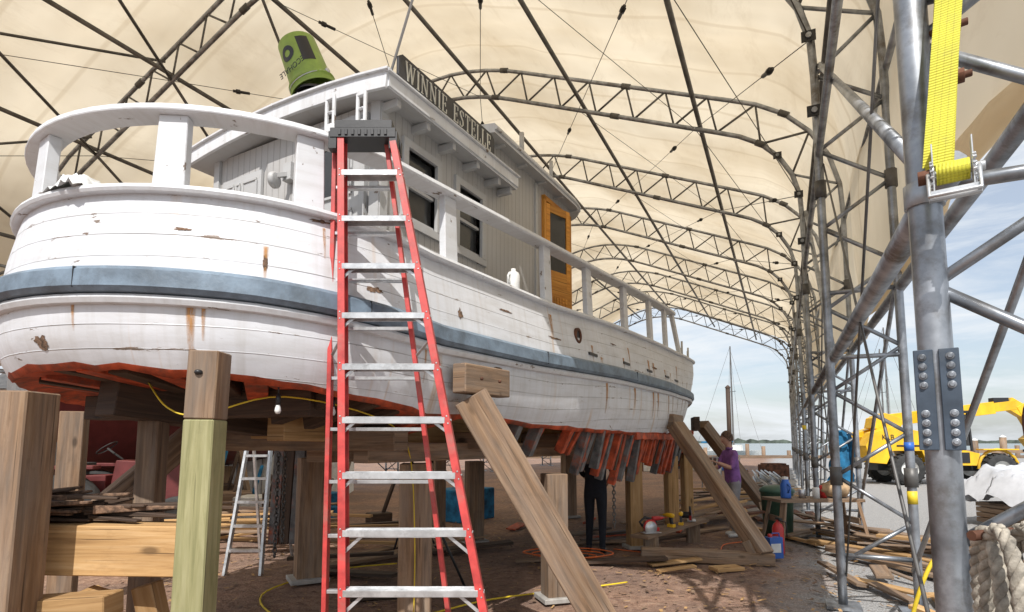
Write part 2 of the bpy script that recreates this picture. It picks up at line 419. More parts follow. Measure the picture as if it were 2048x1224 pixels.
def nrm2(pts,i):
    a=pts[max(0,i-1)];b=pts[min(len(pts)-1,i+1)];d=(b-a).normalized();return Vector((d.z,0,-d.x))
outer=[]
for i,p in enumerate(inner):
    n=nrm2(inner,i)
    if n.dot(p-Vector((0,0,4)))<0: n=-n
    outer.append(p+n*.62)
RIBS=[2.25+4.3*i for i in range(9)]
fr=MB()
for ri,s in enumerate(RIBS):
    sv=Vector((CL,s,0));rc=.048 if ri==0 else .042
    n=14 if ri==0 else(10 if ri<4 else 6)
    fr.tube([p+sv for p in inner],rc,0,n);fr.tube([p+sv for p in outer],rc*.95,0,n)
    K=2
    for i in range(1,len(inner)-K,K):
        a,b=(inner[i],outer[i+1]) ;c=inner[i+K] if i+K<len(inner) else inner[-1]
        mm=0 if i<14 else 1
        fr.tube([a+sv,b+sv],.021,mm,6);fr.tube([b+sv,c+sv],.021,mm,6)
    for side in(1,-1):
        fr.box((CL+side*7.46,s,.02),(.3,.3,.03),0);fr.box((CL+side*8.08,s,.02),(.3,.3,.03),0)
    for i in range(3,len(inner),7):
        if ri==0 : continue
        for q in(inner,outer):
            d=(q[i+1]-q[i]).normalized() if i+1<len(q) else Vector((0,0,1))
            fr.tube([q[i]+sv-d*.09,q[i]+sv+d*.09],rc*1.35,1,n)
    for i in range(12,18,2):
        p=inner[i]+sv
        fr.box(p+Vector((-.02,-.07,0)),(.14,.012,.12),2);fr.tube([p+Vector((-.02,-.10,0)),p+Vector((-.02,-.07,0))],.03,0,8)
def pos_at(px):
    best=min(range(len(inner)),key=lambda i:abs(inner[i].x-px)+ (100 if inner[i].z<5.8 else 0));return best
S0,S1=RIBS[0],RIBS[-1]
for px in(7.4,5.6,3.35,1.15,-1.15,-3.35,-5.6,-7.4):
    i=pos_at(px);q=inner[i].lerp(outer[i],.28)
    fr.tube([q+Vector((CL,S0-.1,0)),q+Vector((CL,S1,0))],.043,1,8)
for sd in(1,-1):
    for x,z,r,ex in((8.1,3.12,.05,.9),(7.5,2.45,.05,.15),(7.46,4.6,.035,0),(8.1,5.4,.035,0)):
        fr.tube([(CL+sd*x,S0-ex,z),(CL+sd*x,S1,z)],r,0,12)
# heavier diagonal bracing trusses on the far (port) roof slope
for k in range(0,4):
    a,b=RIBS[k],RIBS[k+1]
    for x0,x1 in((-1.15,-3.35),(-3.35,-5.6),(-5.6,-7.4)):
        p=inner[pos_at(x0)];q=inner[pos_at(x1)];o1=outer[pos_at(x0)];o2=outer[pos_at(x1)]
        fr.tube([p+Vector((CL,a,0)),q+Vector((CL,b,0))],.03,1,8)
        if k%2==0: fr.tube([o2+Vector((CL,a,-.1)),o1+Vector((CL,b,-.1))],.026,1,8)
cb=MB()
for k in range(len(RIBS)-1):
    a,b=RIBS[k],RIBS[k+1]
    for sd in(1,-1):
        cb.tube([(CL+sd*7.5,a,.3),(CL+sd*7.5,b,4.5)],.009,0,5);cb.tube([(CL+sd*7.5,b,.3),(CL+sd*7.5,a,4.5)],.009,0,5)
        fr.tube([(CL+sd*8.05,a,3.1),(CL+sd*8.05,b,.4)],.022,0,6)
        fr.tube([(CL+sd*7.5,a,2.45),(CL+sd*7.52,b,5.6)],.03,0,8)
        for x0,x1 in((7.4,5.6),(5.6,3.35),(3.35,1.15),(1.15,-1.15)):
            i=pos_at(sd*x0);j=pos_at(sd*x1);p=inner[i];q=inner[j]
            cb.tube([p+Vector((CL,a,0)),q+Vector((CL,b,0))],.007,0,4)
            if x0!=3.35: cb.tube([q+Vector((CL,a,0)),p+Vector((CL,b,0))],.007,0,4)
            mid=p.lerp(q,.25)+Vector((CL,lerp(a,b,.25),0));dr=(q+Vector((0,b,0))-p-Vector((0,a,0))).normalized()
            cb.tube([mid-dr*.16,mid+dr*.16],.028,1,6);cb.tube([mid-dr*.1,mid-dr*.02],.045,1,6)
for s in RIBS:
    for z in(.5,2.45,3.12):
        fr.tube([(CL+7.46,s,z),(CL+8.08,s,z)],.024,0,6);fr.tube([(CL-7.46,s,z),(CL-8.08,s,z)],.024,0,6)
fr.tube([(CL+8.08,RIBS[1],1.52),(CL+8.08,RIBS[1],1.60)],.0425,3,12);fr.tube([(CL+8.08,RIBS[1],1.02),(CL+8.08,RIBS[1],1.14)],.0425,4,12)
fr.tube([(CL+7.46,RIBS[3],1.9),(CL+7.46,RIBS[3],2.0)],.0445,4,12)
fr.make('steel_frame',[M['steel'],M['steel_dark'],M['black'],M['blue'],M['cordy']],tent)
cb.make('brace_cables',[M['steel_dark'],M['black']],tent)
out2=[]
for i,p in enumerate(outer):
    if p.z<3.0 : continue
    n=nrm2(outer,i)
    if n.dot(p-Vector((0,0,4)))<0:n=-n
    out2.append((p,n))
fine=[]
for (p,n),(q,n2) in zip(out2,out2[1:]):
    for t in(0,.33,.66): fine.append((p.lerp(q,t),n.lerp(n2,t)))
fine.append(out2[-1])
rows=[]
ns=170
for j in range(ns+1):
    s=lerp(S0-.25,S1+.1,j/ns);ph=((s-S0)/4.3)%1.0;sag=-.13*math.sin(math.pi*ph)**2
    row=[]
    for i,(p,n) in enumerate(fine):
        wv=.07*noise.noise(Vector((i*.15,s*.5,0)))+.05*noise.noise(Vector((i*.05,s*2.2,5)))
        row.append(p+n*(.09+sag+wv)+Vector((CL,s,0)))
    rows.append(row)
fb=MB();fb.grid(rows)
for sd in(1,-1):
    e=[r[0] if sd==1 else r[-1] for r in rows]
    fb.tube([p+Vector((.02*sd,0,-.05+.02*noise.noise(p*2))) for p in e],[.085+.03*noise.noise(p*1.7) for p in e],0,10)
top=[(p.x,p.z) for p,n in fine if p.z>6.6]  # added gable valance, out of view, keeps the sun off the boat
gr=[]
for t in range(7):
    gr.append([Vector((CL+x,S0-.2+.05*math.sin(x*3+t),lerp(z,6.45+.12*math.sin(x*1.3),t/6))) for x,z in top])
fb.grid(gr)
fb.make('fabric_cover',[M['fabric']],tent,recalc=False)
# ------------------------------------------------------------------ near pole hardware
g=MB()
PX=TP(.46,2.25);px,py=PX.x,PX.y
to=Vector((-px,-py,0)).normalized();sdv=Vector((to.y,-to.x,0))
if sdv.x<0: sdv=-sdv
for k in(-1,1):
    c=Vector((px,py,1.735))+to*.054+sdv*k*.033
    g.beam(c-Vector((0,0,.16)),c+Vector((0,0,.16)),.052,.012,0,up=to)
    for rz in(-.135,-.105,-.075,-.045,.045,.075,.105,.135):
        p=c+Vector((0,0,rz))+sdv*k*.003
        g.tube([p,p+to*.017],.0085,1,6);g.tube([p,p+to*.009],.0125,1,12)
g.tube([(px,py,2.38),(px,py,2.46)],.058,1,16)
for z in(2.98,2.80):
    g.tube([Vector((px,py,z))+sdv*.045,Vector((px,py,z))+sdv*.15],.012,2,8)
    g.tube([Vector((px,py,z))+sdv*.10,Vector((px,py,z))+sdv*.13],.024,2,6)
g.tube([(px,py,2.62),(px+.02,py-.0,2.62)],.062,1,16)
g.make('bolted_pole_bracket',[M['plate'],M['steel'],M['rust']],bevel=.002)
m,nt,bs=base_mat('yellow_webbing');tcu=coordn(nt,'UV',(1,1,1))
sp=N(nt,'ShaderNodeSeparateXYZ');lk(nt,tcu,sp.inputs[0])
wv=mth(nt,'SINE',mth(nt,'MULTIPLY',sp.outputs[0],700));wv2=mth(nt,'ABSOLUTE',mth(nt,'SUBTRACT',mth(nt,'FRACT',mth(nt,'DIVIDE',sp.outputs[1],.018)),.5))
cc=mixc(nt,mth(nt,'MULTIPLY',mth(nt,'ADD',mth(nt,'MULTIPLY',wv,.35),step(nt,wv2,.38,.5)),.55,clamp=True),(.60,.56,.04),(.28,.25,.02))
cc=mixc(nt,mth(nt,'MULTIPLY',step(nt,noi(nt,tcu,14,5,.7),.5,.75),.5),cc,(.30,.26,.07))
lk(nt,cc,bs.inputs['Base Color'])
bs.inputs['Roughness'].default_value=.7;bump(nt,bs,wv,.4,.002);M['web']=m
def ribbon(mb,pts,wd,side,m=0):
    side=Vector(side).normalized()
    rows=[[p-side*wd/2,p-side*wd/4,p,p+side*wd/4,p+side*wd/2] for p in pts];L=[0]
    for a,b in zip(pts,pts[1:]): L.append(L[-1]+(b-a).length)
    mb.grid(rows,m,lambda i,j:(L[i],j*wd/4))
strap=empty('ratchet_strap')
g=MB()
A=Vector((1.295,1.66,2.44));B=Vector((1.50,1.70,3.7))
pts=[A.lerp(B,i/20)+to*(.006*math.sin(i*1.3)) for i in range(21)]
ribbon(g,pts,.072,sdv)
A2=A+Vector((.03,.03,.0));B2=Vector((1.54,1.78,3.7));ribbon(g,[A2.lerp(B2,i/10) for i in range(11)],.072,sdv)
g.make('webbing',[M['web']],strap,recalc=False)
g=MB();c=Vector((1.31,1.62,2.40))
for k in(-1,1):
    p=c+sdv*k*.047
    g.beam(p+Vector((0,0,.09)),p-Vector((0,0,.07)),.004,.055,0,up=to)
    g.lathe(p+sdv*(-.003*k),sdv*k,[(0,.0),(.034,.0),(.034,.008),(0,.008)],0,18)
    for t in range(14):
        a=t*2*math.pi/14;q=p+sdv*k*.003+to*math.cos(a)*.036+Vector((0,0,1))*math.sin(a)*.036
        g.beam(q,q+(to*math.cos(a)+Vector((0,0,math.sin(a))))*.008,.006,.01,0,up=sdv)
g.tube([c-sdv*.075,c+sdv*.075],.014,0,12);g.tube([c-sdv*.085,c-sdv*.055],.022,1,6)
g.beam(c-sdv*.062+to*.03-Vector((0,0,.075)),c+sdv*.062+to*.03-Vector((0,0,.075)),.03,.02,0,up=to)
g.tube([c-sdv*.06+to*.02,c-sdv*.06+to*.05-Vector((0,0,.08)),c+sdv*.06+to*.05-Vector((0,0,.08)),c+sdv*.06+to*.02],.006,0,8)
for k in range(5): g.tube([c-sdv*.04+to*.012*math.cos(k)+Vector((0,0,.012*math.sin(k))),c+sdv*.04+to*.012*math.cos(k)+Vector((0,0,.012*math.sin(k)))],.02,2,10)
g.make('ratchet',[M['alu'],M['rust'],M['web']],strap,bevel=.001)
g=MB()
def twisted(mb,pts,r,m=0,pitch=.11):
    pts=resample([Vector(p) for p in pts],.014)
    for st in range(3):
        out=[]
        for i,p in enumerate(pts):
            t=(pts[min(i+1,len(pts)-1)]-pts[max(0,i-1)]).normalized()
            a=t.cross(Vector((0.3,1,.2))).normalized();b=t.cross(a);an=2*math.pi*(i*.014/pitch+st/3)
            out.append(p+(a*math.cos(an)+b*math.sin(an))*r*.52)
        mb.tube(out,r*.56,m,7)
for k in range(6):
    cx=1.075+.038*k+random.uniform(-.006,.006);y0=1.33+random.uniform(-.04,.05)
    pts=[]
    hw=.030+.022*random.random();h=.42+random.uniform(-.06,.06);zc=1.405-h+random.uniform(-.02,.01)
    for i in range(33):
        a=2*math.pi*i/32;pts.append((cx+hw*math.cos(a)*(1 if k%2 else .8),y0+.08*math.cos(a)+.02*math.sin(2*a),zc+h*math.sin(a)))
    twisted(g,pts,.0155,0,.085)
g.make('rope_coil',[M['rope']])
g=MB()
g.lathe((1.355,1.46,1.62),(.9,-.35,.1),[(0,0),(.10,0),(.12,.02),(.12,.05),(.06,.06),(.06,.12),(.12,.13),(.12,.16),(0,.16)],0,24)
g.tube([(1.42,1.46,1.60),(1.42,1.42,1.40),(1.06,1.34,1.385)],.012,0,8)
g.make('rusty_line_hanger',[M['rust']])
# ------------------------------------------------------------------ BOAT
BA=R(29.4)
BOFF=Vector((-.02,.07,0))
boat=empty('workboat',BOFF,-BA)
WC=-4.01;U0=1.42;HB=1.59;AS=1.7
def hbd(u): return interp(u,[(U0+AS,HB),(5,1.66),(7.5,1.73),(9.5,1.73),(11.5,1.60),(13.5,1.30),(15,.92),(16.5,.47),(17.5,.12),(17.8,.0)])
half=[]
for i in range(0,19):
    a=R(90*i/18);half.append(Vector((HB*math.sin(a),U0+AS*(1-math.cos(a)),0)))
u=U0+AS
while u<17.7:
    u+=.25
    h=sum(hbd(u+d) for d in(-.8,-.4,0,.4,.8))/5 if u>4 and u<17 else hbd(u)
    half.append(Vector((h,u,0)))
half[-1].x=0.0
outl=[Vector((-p.x+WC,p.y,0)) for p in reversed(half[1:])]+[Vector((p.x+WC,p.y,0)) for p in half]
on=[]
for i in range(len(outl)):
    a=outl[max(0,i-1)];b=outl[min(len(outl)-1,i+1)];d=(b-a).normalized();on.append(Vector((d.y,-d.x,0)))
if on[len(on)//2].y>0: on=[-n for n in on]
NC=len(outl);MID=NC//2
zcap=lambda u:interp(u,[(1.4,3.0),(2,2.98),(3.1,2.91),(5,2.93),(6.5,3.02),(10,3.14),(12,3.28),(14,3.48),(18,3.95)])
zrub=lambda u:interp(u,[(1.4,2.47),(2,2.44),(3.1,2.34),(4.5,2.36),(6.5,2.43),(10,2.48),(14,2.62),(18,2.95)])
zbot=lambda u:interp(u,[(1.4,2.04),(2,1.98),(2.5,1.90),(3.1,1.82),(5,1.77),(7,1.74),(10,1.76),(14,1.8),(18,2.1)])
zrail=lambda u:interp(u,[(1.4,3.52),(3,3.5),(6.5,3.68),(10,3.90),(12,4.0)])
def offs(fr_): return interp(fr_,[(0,0),(.5,.05),(1,.085),(1.4,.09),(1.75,.06),(2,.0)])
frs=[0,.17,.33,.5,.67,.83,1,1.17,1.33,1.5,1.67,1.83,2]
rows=[];vs=[]
for f in frs:
    row=[];vr=[]
    for p,n in zip(outl,on):
        zc,zr,zb=zcap(p.y),zrub(p.y),zbot(p.y)
        z=lerp(zc,zr,f) if f<=1 else lerp(zr,zb,f-1)
        if f==2: z+=.03*noise.noise(Vector((p.x*6,p.y*6,0)))
        bk=max(0,min(1,(p.y-9)/8))
        q=Vector((p.x,p.y,0))+n*offs(f);q.x=WC+(q.x-WC)*(1-bk*.22*max(0,f-.3))
        q.y-=bk*.5*f
        q.z=z;row.append(q);vr.append(zc-z)
    rows.append(row);vs.append(vr)
Lc=[0]
for i in range(1,NC): Lc.append(Lc[-1]+(outl[i]-outl[i-1]).length)
g=MB();g.grid(rows,0,lambda i,j:(Lc[j],vs[i][j]))
bot=rows[-1]
r1=[p-n*.025+Vector((0,0,-.03-.04*abs(noise.noise(p*7)))) for p,n in zip(bot,on)]
r2=[p-n*.07+Vector((0,0,-.01-.03*abs(noise.noise(p*4)))) for p,n in zip(bot,on)]
r3=[p-n*.42+Vector((0,0,.02+.05*noise.noise(p*3))) for p,n in zip(bot,on)]
def pinch(r): return [Vector((WC if (k<MID-0 and p.x>WC and p.y>12) or (k>MID and p.x<WC and p.y>12) else p.x,p.y,p.z)) for k,p in enumerate(r)]
g.grid([bot,pinch(r1),pinch(r2),pinch(r3)],1,None)
g.make('hull',[M['hull'],M['red_prime']],boat,recalc=False)
def surf(jf,z,off=.003):
    j=int(jf);t=jf-j
    def col(j):
        c=[r[j] for r in rows]
        for a,b in zip(c,c[1:]):
            if b.z<=z<=a.z: return a.lerp(b,(a.z-z)/max(1e-6,a.z-b.z))
        return c[-1] if z<c[-1].z else c[0]
    p=col(j).lerp(col(j+1),t);n=on[j].lerp(on[j+1],t);return p+n*off
def jof(u,side=1): 
    cand=[i for i in range(MID,NC-1)];j=min(cand,key=lambda i:abs(outl[i].y-u))
    if outl[j].y>u and j>MID: j-=1
    return j+(u-outl[j].y)/max(1e-6,outl[j+1].y-outl[j].y)
g=MB()
def patch_(jf,z,wj,h,seed):
    b=len(g.v);n=34;pts=[surf(jf,z,.004)]
    for k in range(n):
        a=2*math.pi*k/n;r=.8+.55*noise.noise(Vector((math.cos(a)*2+seed,math.sin(a)*2,seed)))+.25*noise.noise(Vector((math.cos(a)*6+seed,math.sin(a)*6,seed)))
        pts.append(surf(jf+wj*r*math.cos(a),z+h*r*math.sin(a)))
    g.v+=pts
    for k in range(n): g.face((b,b+1+k,b+1+(k+1)%n),[(0,0)]*3,0,.5)
for jf,z,wj,h in((MID+1.8,2.15,.50,.045),(jof(2.05),2.62,.10,.06),(jof(2.45),2.47,.35,.022),(jof(3.42),2.56,.14,.05),(jof(2.6),2.56,.5,.025),(jof(4.1),2.72,.5,.012),(jof(5.0),2.62,.6,.012),(jof(2.3),2.94,.5,.012),(jof(1.75),2.78,.35,.010),(jof(6.6),2.8,.5,.014),(jof(8.3),2.7,.6,.02),(jof(3.9),2.2,.3,.01)):
    patch_(jf,z,wj,h,jf)
g.make('bare_wood_patches',[M['bare']],boat)
g=MB()
def streak(jf,z0,z1,wj):
    n=6;rows_=[]
    for i in range(n+1):
        t=i/n;z=lerp(z0,z1,t);w_=wj*(1-.45*t);rows_.append([surf(jf-w_,z,.0025),surf(jf,z,.0035),surf(jf+w_,z,.0025)])
    g.grid(rows_,0,lambda i,j:(j/2,i/n))
SJ=[(jof(1.80),2.36,2.02,.20),(jof(1.84),2.36,2.15,.10),(jof(2.05),2.72,2.52,.12),(jof(4.95),2.86,2.60,.16),(jof(2.32),2.9,2.7,.08),(jof(1.5),2.36,2.2,.1),(jof(3.0),2.3,2.0,.12)]
for u_ in(5.9,6.15,6.9,7.15,8.0,8.25,8.9,9.3,9.9,10.6,11.3):
    SJ.append((jof(u_),zrub(u_)+.16+random.uniform(0,.3),zrub(u_)+random.uniform(.06,.12),random.uniform(.12,.26)))
    if random.random()<.7: SJ.append((jof(u_+.1),zrub(u_)-.13,zrub(u_)-random.uniform(.3,.6),random.uniform(.12,.26)))
for s_ in SJ: streak(*s_)
g.make('rust_runs',[M['stain']],boat,recalc=False)
r4=[]
for p in bot:
    r4.append(Vector((WC+(p.x-WC)*.78,lerp(p.y,8,.08),p.z+.10)))
r5=[Vector((WC+(p.x-WC)*.12,lerp(p.y,8,.18),max(1.86,p.z-.02))) for p in bot]
g=MB();g.grid([r4,[a.lerp(b,.5)+Vector((0,0,.08)) for a,b in zip(r4,r5)],r5],0,lambda i,j:(Lc[j]*2,i*.4))
g.make('bilge_planking',[M['wood_dark']],boat,recalc=False)
g=MB()
def path(zf,o=0,i0=0,i1=None):
    return [Vector((p.x,p.y,zf(p.y)))+n*o for p,n in zip(outl,on)][i0:i1],on[i0:i1]
nv=[i for i in range(NC) if outl[i].y<17.0];i0,i1=nv[0],nv[-1]+1
pp,nn=path(zcap,0,i0,i1);g.sweep(pp,nn,[(-.02,-.005),(-.08,-.005),(-.08,-.5),(-.02,-.5)],0)
g.sweep(pp,nn,[(.045,.0),(.055,.02),(.045,.045),(-.12,.045),(-.12,.0)],1)
g.make('bulwark_cap',[M['cabin_pl'],M['trim']],boat,bevel=.004)
g=MB()
def hullat(f,j):
    k=0
    for i in range(len(frs)-1):
        if frs[i]<=f<=frs[i+1]: k=i;break
    return rows[k][j].lerp(rows[k+1][j],(f-frs[k])/(frs[k+1]-frs[k]))
pr=[hullat(1.0,j) for j in range(i0,i1)];nn=on[i0:i1]
g.sweep(pr,nn,[(-.02,.08),(.055,.075),(.085,.05),(.09,-.04),(.07,-.065),(-.02,-.07)],0)
pr=[hullat(1.0,j)+Vector((0,0,-.072)) for j in range(i0,i1)]
g.sweep(pr,nn,[(-.02,.0),(.045,.0),(.055,-.02),(.04,-.05),(-.02,-.055)],1)
for jf in(MID+4,MID+14,MID+24,MID+34):
    j=int(jf);p=hullat(1.0,j);g.beam(p+on[j]*.05+Vector((0,0,-.05)),p+on[j]*.05+Vector((0,0,.065)),.005,.084,2,up=on[j])
g.make('rub_rail',[M['slate'],M['trim'],M['black']],boat,bevel=.004)
g=MB()
rail_idx=[i for i in range(NC) if outl[i].y<10.3]
pp,nn=path(zrail,-.07,rail_idx[0],rail_idx[-1]+1)
g.sweep(pp,nn,[(.085,-.02),(.075,.015),(.06,.025),(-.06,.025),(-.085,.01),(-.085,-.03),(.07,-.03)],0)
for e in(pp[0],pp[-1]):
    nrm_=nn[0] if e is pp[0] else nn[-1]
    q=Vector((e.x,e.y+.55,zcap(e.y+.55)+.05))
    g.beam(e+Vector((0,.0,-.01)),q,.14,.06,0,up=nrm_)
def rail_point(u,side):
    best=min((i for i in range(NC) if (outl[i].x-WC)*side>=-.01),key=lambda i:abs(outl[i].y-u));return outl[best]-on[best]*.07,on[best]
def add_post(p,n,wd=.15,th=.06):
    a=Vector((p.x,p.y,zcap(p.y)+.04))+n*.02;b=Vector((p.x,p.y,zrail(p.y)-.03))
    g.beam(a,b,wd*1.05,th,0,up=n,w1=wd*.95,h1=th)
for u,sd in((3.42,1),(5.0,1),(6.05,1),(7.3,1),(8.5,1),(9.5,1),(3.42,-1),(5.0,-1),(6.05,-1),(7.3,-1),(8.5,-1),(9.5,-1)):
    p,n=rail_point(u,sd);p=Vector((p.x,u,0));add_post(p,n)
for k in(MID-13,MID-1,MID+6.4,MID+11.8):
    j=int(k);t=k-j;nq=on[j].lerp(on[j+1],t).normalized();add_post(outl[j].lerp(outl[j+1],t)-nq*.07,nq,.17,.07)
g.make('rail_and_stanchions',[M['trim']],boat,bevel=.005)
g=MB()
dk=[Vector((WC+(p.x-WC)*.97,p.y+(.04 if p.y<2 else 0),2.55)) for p in outl[i0:i1]]
nseg=len(dk)//2
g.grid([[dk[k] for k in range(nseg)],[dk[-1-k] for k in range(nseg)]],0,lambda i,j:(dk[j].x if i==0 else dk[-1-j].x,dk[j].y),sm=False)
g.make('deck',[M['deck']],boat,recalc=False)
g=MB()
g.beam((WC,3.0,1.76),(WC,16.5,1.76),.28,.26,0,rn=.7);g.beam((WC,3.6,1.52),(WC,17,1.52),.32,.20,1,rn=.9)
g.beam((WC,1.85,1.9),(WC,3.3,1.75),.24,.26,2);g.beam((WC-.9,2.2,1.86),(WC+1.1,2.6,1.86),.18,.18,2)
g.beam((WC+.55,2.7,1.74),(WC+.75,6.5,1.70),.20,.26,0,rn=.4)
g.beam((WC+.9,3.2,1.52),(WC+1.0,9.5,1.50),.16,.16,1,rn=.8)
for u in(3.2,4.6,6,7.5,9,10.5,12): g.beam((WC-1.3,u,1.60),(WC+1.3,u,1.62),.16,.16,1)
g.make('keel_timbers',[M['wood_new'],M['wood_old'],M['wood_dark']],boat,bevel=.006)
g=MB();u=4.3
while u<12.6:
    p,n=rail_point(u,1)
    z=zbot(u);x=p.x
    if u<5.5 and random.random()<.6: u+=.2;continue
    ln=random.uniform(.34,.62)+(.1 if u>6 else -.1);x0=x-.0+random.uniform(-.02,.03)
    mm=random.choice([0,0,1,1,1])
    g.beam((x0,u,z+.06),(x0-.12-random.random()*.1,u+.02,z-ln),random.uniform(.07,.10),random.uniform(.09,.12),mm,up=(1,0,0))
    if random.random()<.7: g.beam((x0-.02,u+.085,z+.03),(x0-.16,u+.1,z-ln*random.uniform(.6,1.1)),.06,.1,0 if random.random()<.7 else 2,up=(1,0,0))
    u+=random.uniform(.17,.27)
for a in range(14):
    u=7.6+a*.33
    p,n=rail_point(u,1);p2,n2=rail_point(u+.33,1)
    g.beam((p.x+.045,u,1.68),(p2.x+.045,u+.33,1.69),.035,.09,0,up=(0,0,1))
for k in range(-6,11,2):
    j=MID+k;p=bot[j]-on[j]*.16
    g.beam(p+Vector((0,0,.02)),p-on[j]*.55+Vector((0,0,-.05)),.13,.09,0 if k%4 else 2)
for a in range(6):
    u=2.6+a*.22;p,n=rail_point(u,1);g.beam((p.x-.1,u,zbot(u)+.03),(p.x-.75,u,zbot(u)-.12),.09,.09,random.choice([0,2]))
g.make('hull_frames',[M['red_prime'],M['rib_grey'],M['wood_dark']],boat,bevel=.004)
g=MB()
def on_hull(u,z,o=0.0):
    jf=jof(u);p=surf(jf,z,0);return Vector((p.x+o,p.y,z)),on[int(jf)]
q,n=on_hull(5.55,2.74)
g.lathe(q,n,[(.085,-.01),(.085,.015),(.055,.02),(.055,.0)],0,24);g.lathe(q,n,[(.055,.004),(.0,.004)],1,24)
for u in(5.9,7.0,8.0,9.0,9.8):
    q,n=on_hull(u,zrub(u)+.17,.004);g.beam(q-Vector((0,.12,0)),q+Vector((0,.12,0)),.02,.03,1)
g.make('portlight_and_scuppers',[M['rust'],M['black']],boat)
# ------------------------------- cabin
X1,X0=-3.00,-5.15;UA=3.22;UM=4.85;UF=6.98
def wallquad(mb,a,b,z0,z1,m=0):
    a=Vector(a);b=Vector(b);L=(b-a).length
    base=len(mb.v)
    for p,z in((a,z0),(b,z0),(b,z1),(a,z1)): mb.v.append(Vector((p.x,p.y,z)))
    ro=round(random.uniform(0,8)/.085)*.085
    mb.face((base,base+1,base+2,base+3),[(ro,z0),(ro+L,z0),(ro+L,z1),(ro,z1)],m,.5)
g=MB()
wallquad(g,(X0,UA),(X1,UA),2.5,4.36);
fp=[(X1,UF)];
for i in range(1,8):
    a=math.pi*i/8;fp.append(((X0+X1)/2+(X1-X0)/2*math.cos(a),UF+.45*math.sin(a)))
fp.append((X0,UF))
for a,b in zip(fp,fp[1:]): wallquad(g,a,b,2.5,4.9)
wallquad(g,(X0,UF),(X0,UA),2.5,4.36);wallquad(g,(X0,UF),(X0,UM),4.36,4.9);wallquad(g,(X0,UM),(X1,UM),4.36,4.9)
wins=[(3.54,3.94,3.48,4.10),(4.30,4.70,3.46,4.08)]
def wall_x(x,u0,u1,z0,z1): wallquad(g,(x,u0),(x,u1),z0,z1)
cur=UA
for (a,b,c,d) in wins+[(6.12,6.93,2.5,4.62)]:
    top_=4.36 if a<UM else 4.9
    if a>UM and cur<UM:
        wall_x(X1,cur,UM,2.5,4.36);wall_x(X1,UM,a,2.5,4.9)
    else: wall_x(X1,cur,a,2.5,top_)
    if c>2.5: wall_x(X1,a,b,2.5,c)
    wall_x(X1,a,b,d,top_);cur=b
wall_x(X1,cur,UF,2.5,4.9)
def frame_x(a,b,c,d,x,t=.07,dp=.035,m=1):
    g.box((x,(a+b)/2,c-t/2),(dp,b-a+2*t+.04,t),m);g.box((x,(a+b)/2,d+t/2),(dp,b-a+2*t,t),m)
    g.box((x,a-t/2,(c+d)/2),(dp,t,d-c),m);g.box((x,b+t/2,(c+d)/2),(dp,t,d-c),m)
for a,b,c,d in wins:
    frame_x(a,b,c,d,X1+.012)
    g.box((X1-.05,(a+b)/2,(c+d)/2),(.01,b-a,d-c),2)
    g.box((X1-.03,(a+b)/2,c+.02),(.04,b-a,.04),1);g.box((X1-.03,(a+b)/2,(c+d)/2),(.03,b-a,.03),1)
g.box((X1+.004,UA+.03,3.44),(.03,.09,1.84),1);g.box((X1-.04,UA-.012,3.44),(.10,.03,1.84),1)
g.box((X0+.04,UA-.012,3.44),(.08,.03,1.84),1)
g.box((X1+.008,5.95,3.66),(.03,.06,2.2),1)
def panel_door(x0,x1,z0,z1,y,cells,m=3):
    g.box(((x0+x1)/2,y,(z0+z1)/2),(x1-x0,.03,z1-z0),m)
    for (a,b,c,d,k) in cells:
        g.box(((a+b)/2,y-.016,(c+d)/2),(b-a,.012,d-c),k)
        for (p,q,r,s) in((a,b,d-.012,d+.012),(a,b,c-.012,c+.012)):
            g.box(((p+q)/2,y-.022,(r+s)/2),(q-p,.02,.024),m)
        for xx in(a,b): g.box((xx,y-.022,(c+d)/2),(.022,.019,d-c-.03),m)
panel_door(-3.76,-3.19,2.6,4.18,UA-.02,[(-3.68,-3.27,3.62,4.06,2),(-3.69,-3.52,3.0,3.48,3),(-3.43,-3.26,3.0,3.48,3),(-3.69,-3.52,2.68,2.92,3),(-3.43,-3.26,2.68,2.92,3)])
for xx in(-3.80,-3.15): g.box((xx,UA-.028,3.42),(.06,.05,1.66),1)
g.box((-3.475,UA-.028,4.24),(.72,.05,.06),1)
panel_door(-4.98,-4.42,2.6,4.10,UA-.02,[(-4.93,-4.80,2.7,4.02,3),(-4.76,-4.71,2.7,4.02,3),(-4.66,-4.47,2.7,3.45,3),(-4.66,-4.47,3.5,4.02,3)])
g.tube([(-4.38,UA-.05,3.6),(-4.38,UA-.05,3.78)],.012,4,8)
g.tube([(-3.72,UA-.08,3.42),(-3.72,UA-.05,3.42)],.03,4,10)
g.box((-4.02,UA-.04,3.97),(.10,.07,.16),1);g.beam((-4.02,UA-.05,3.95),(-4.06,UA-.16,3.90),.04,.04,1)
g.lathe((-4.09,UA-.17,3.86),(1,.3,0),[(0,0),(.06,0),(.072,.015),(.072,.04),(.06,.055),(0,.055)],1,20)
g.make('deckhouse_walls',[M['cabin'],M['cabin_pl'],M['glass'],M['cabin_pl'],M['rust']],boat,bevel=.002,recalc=False)
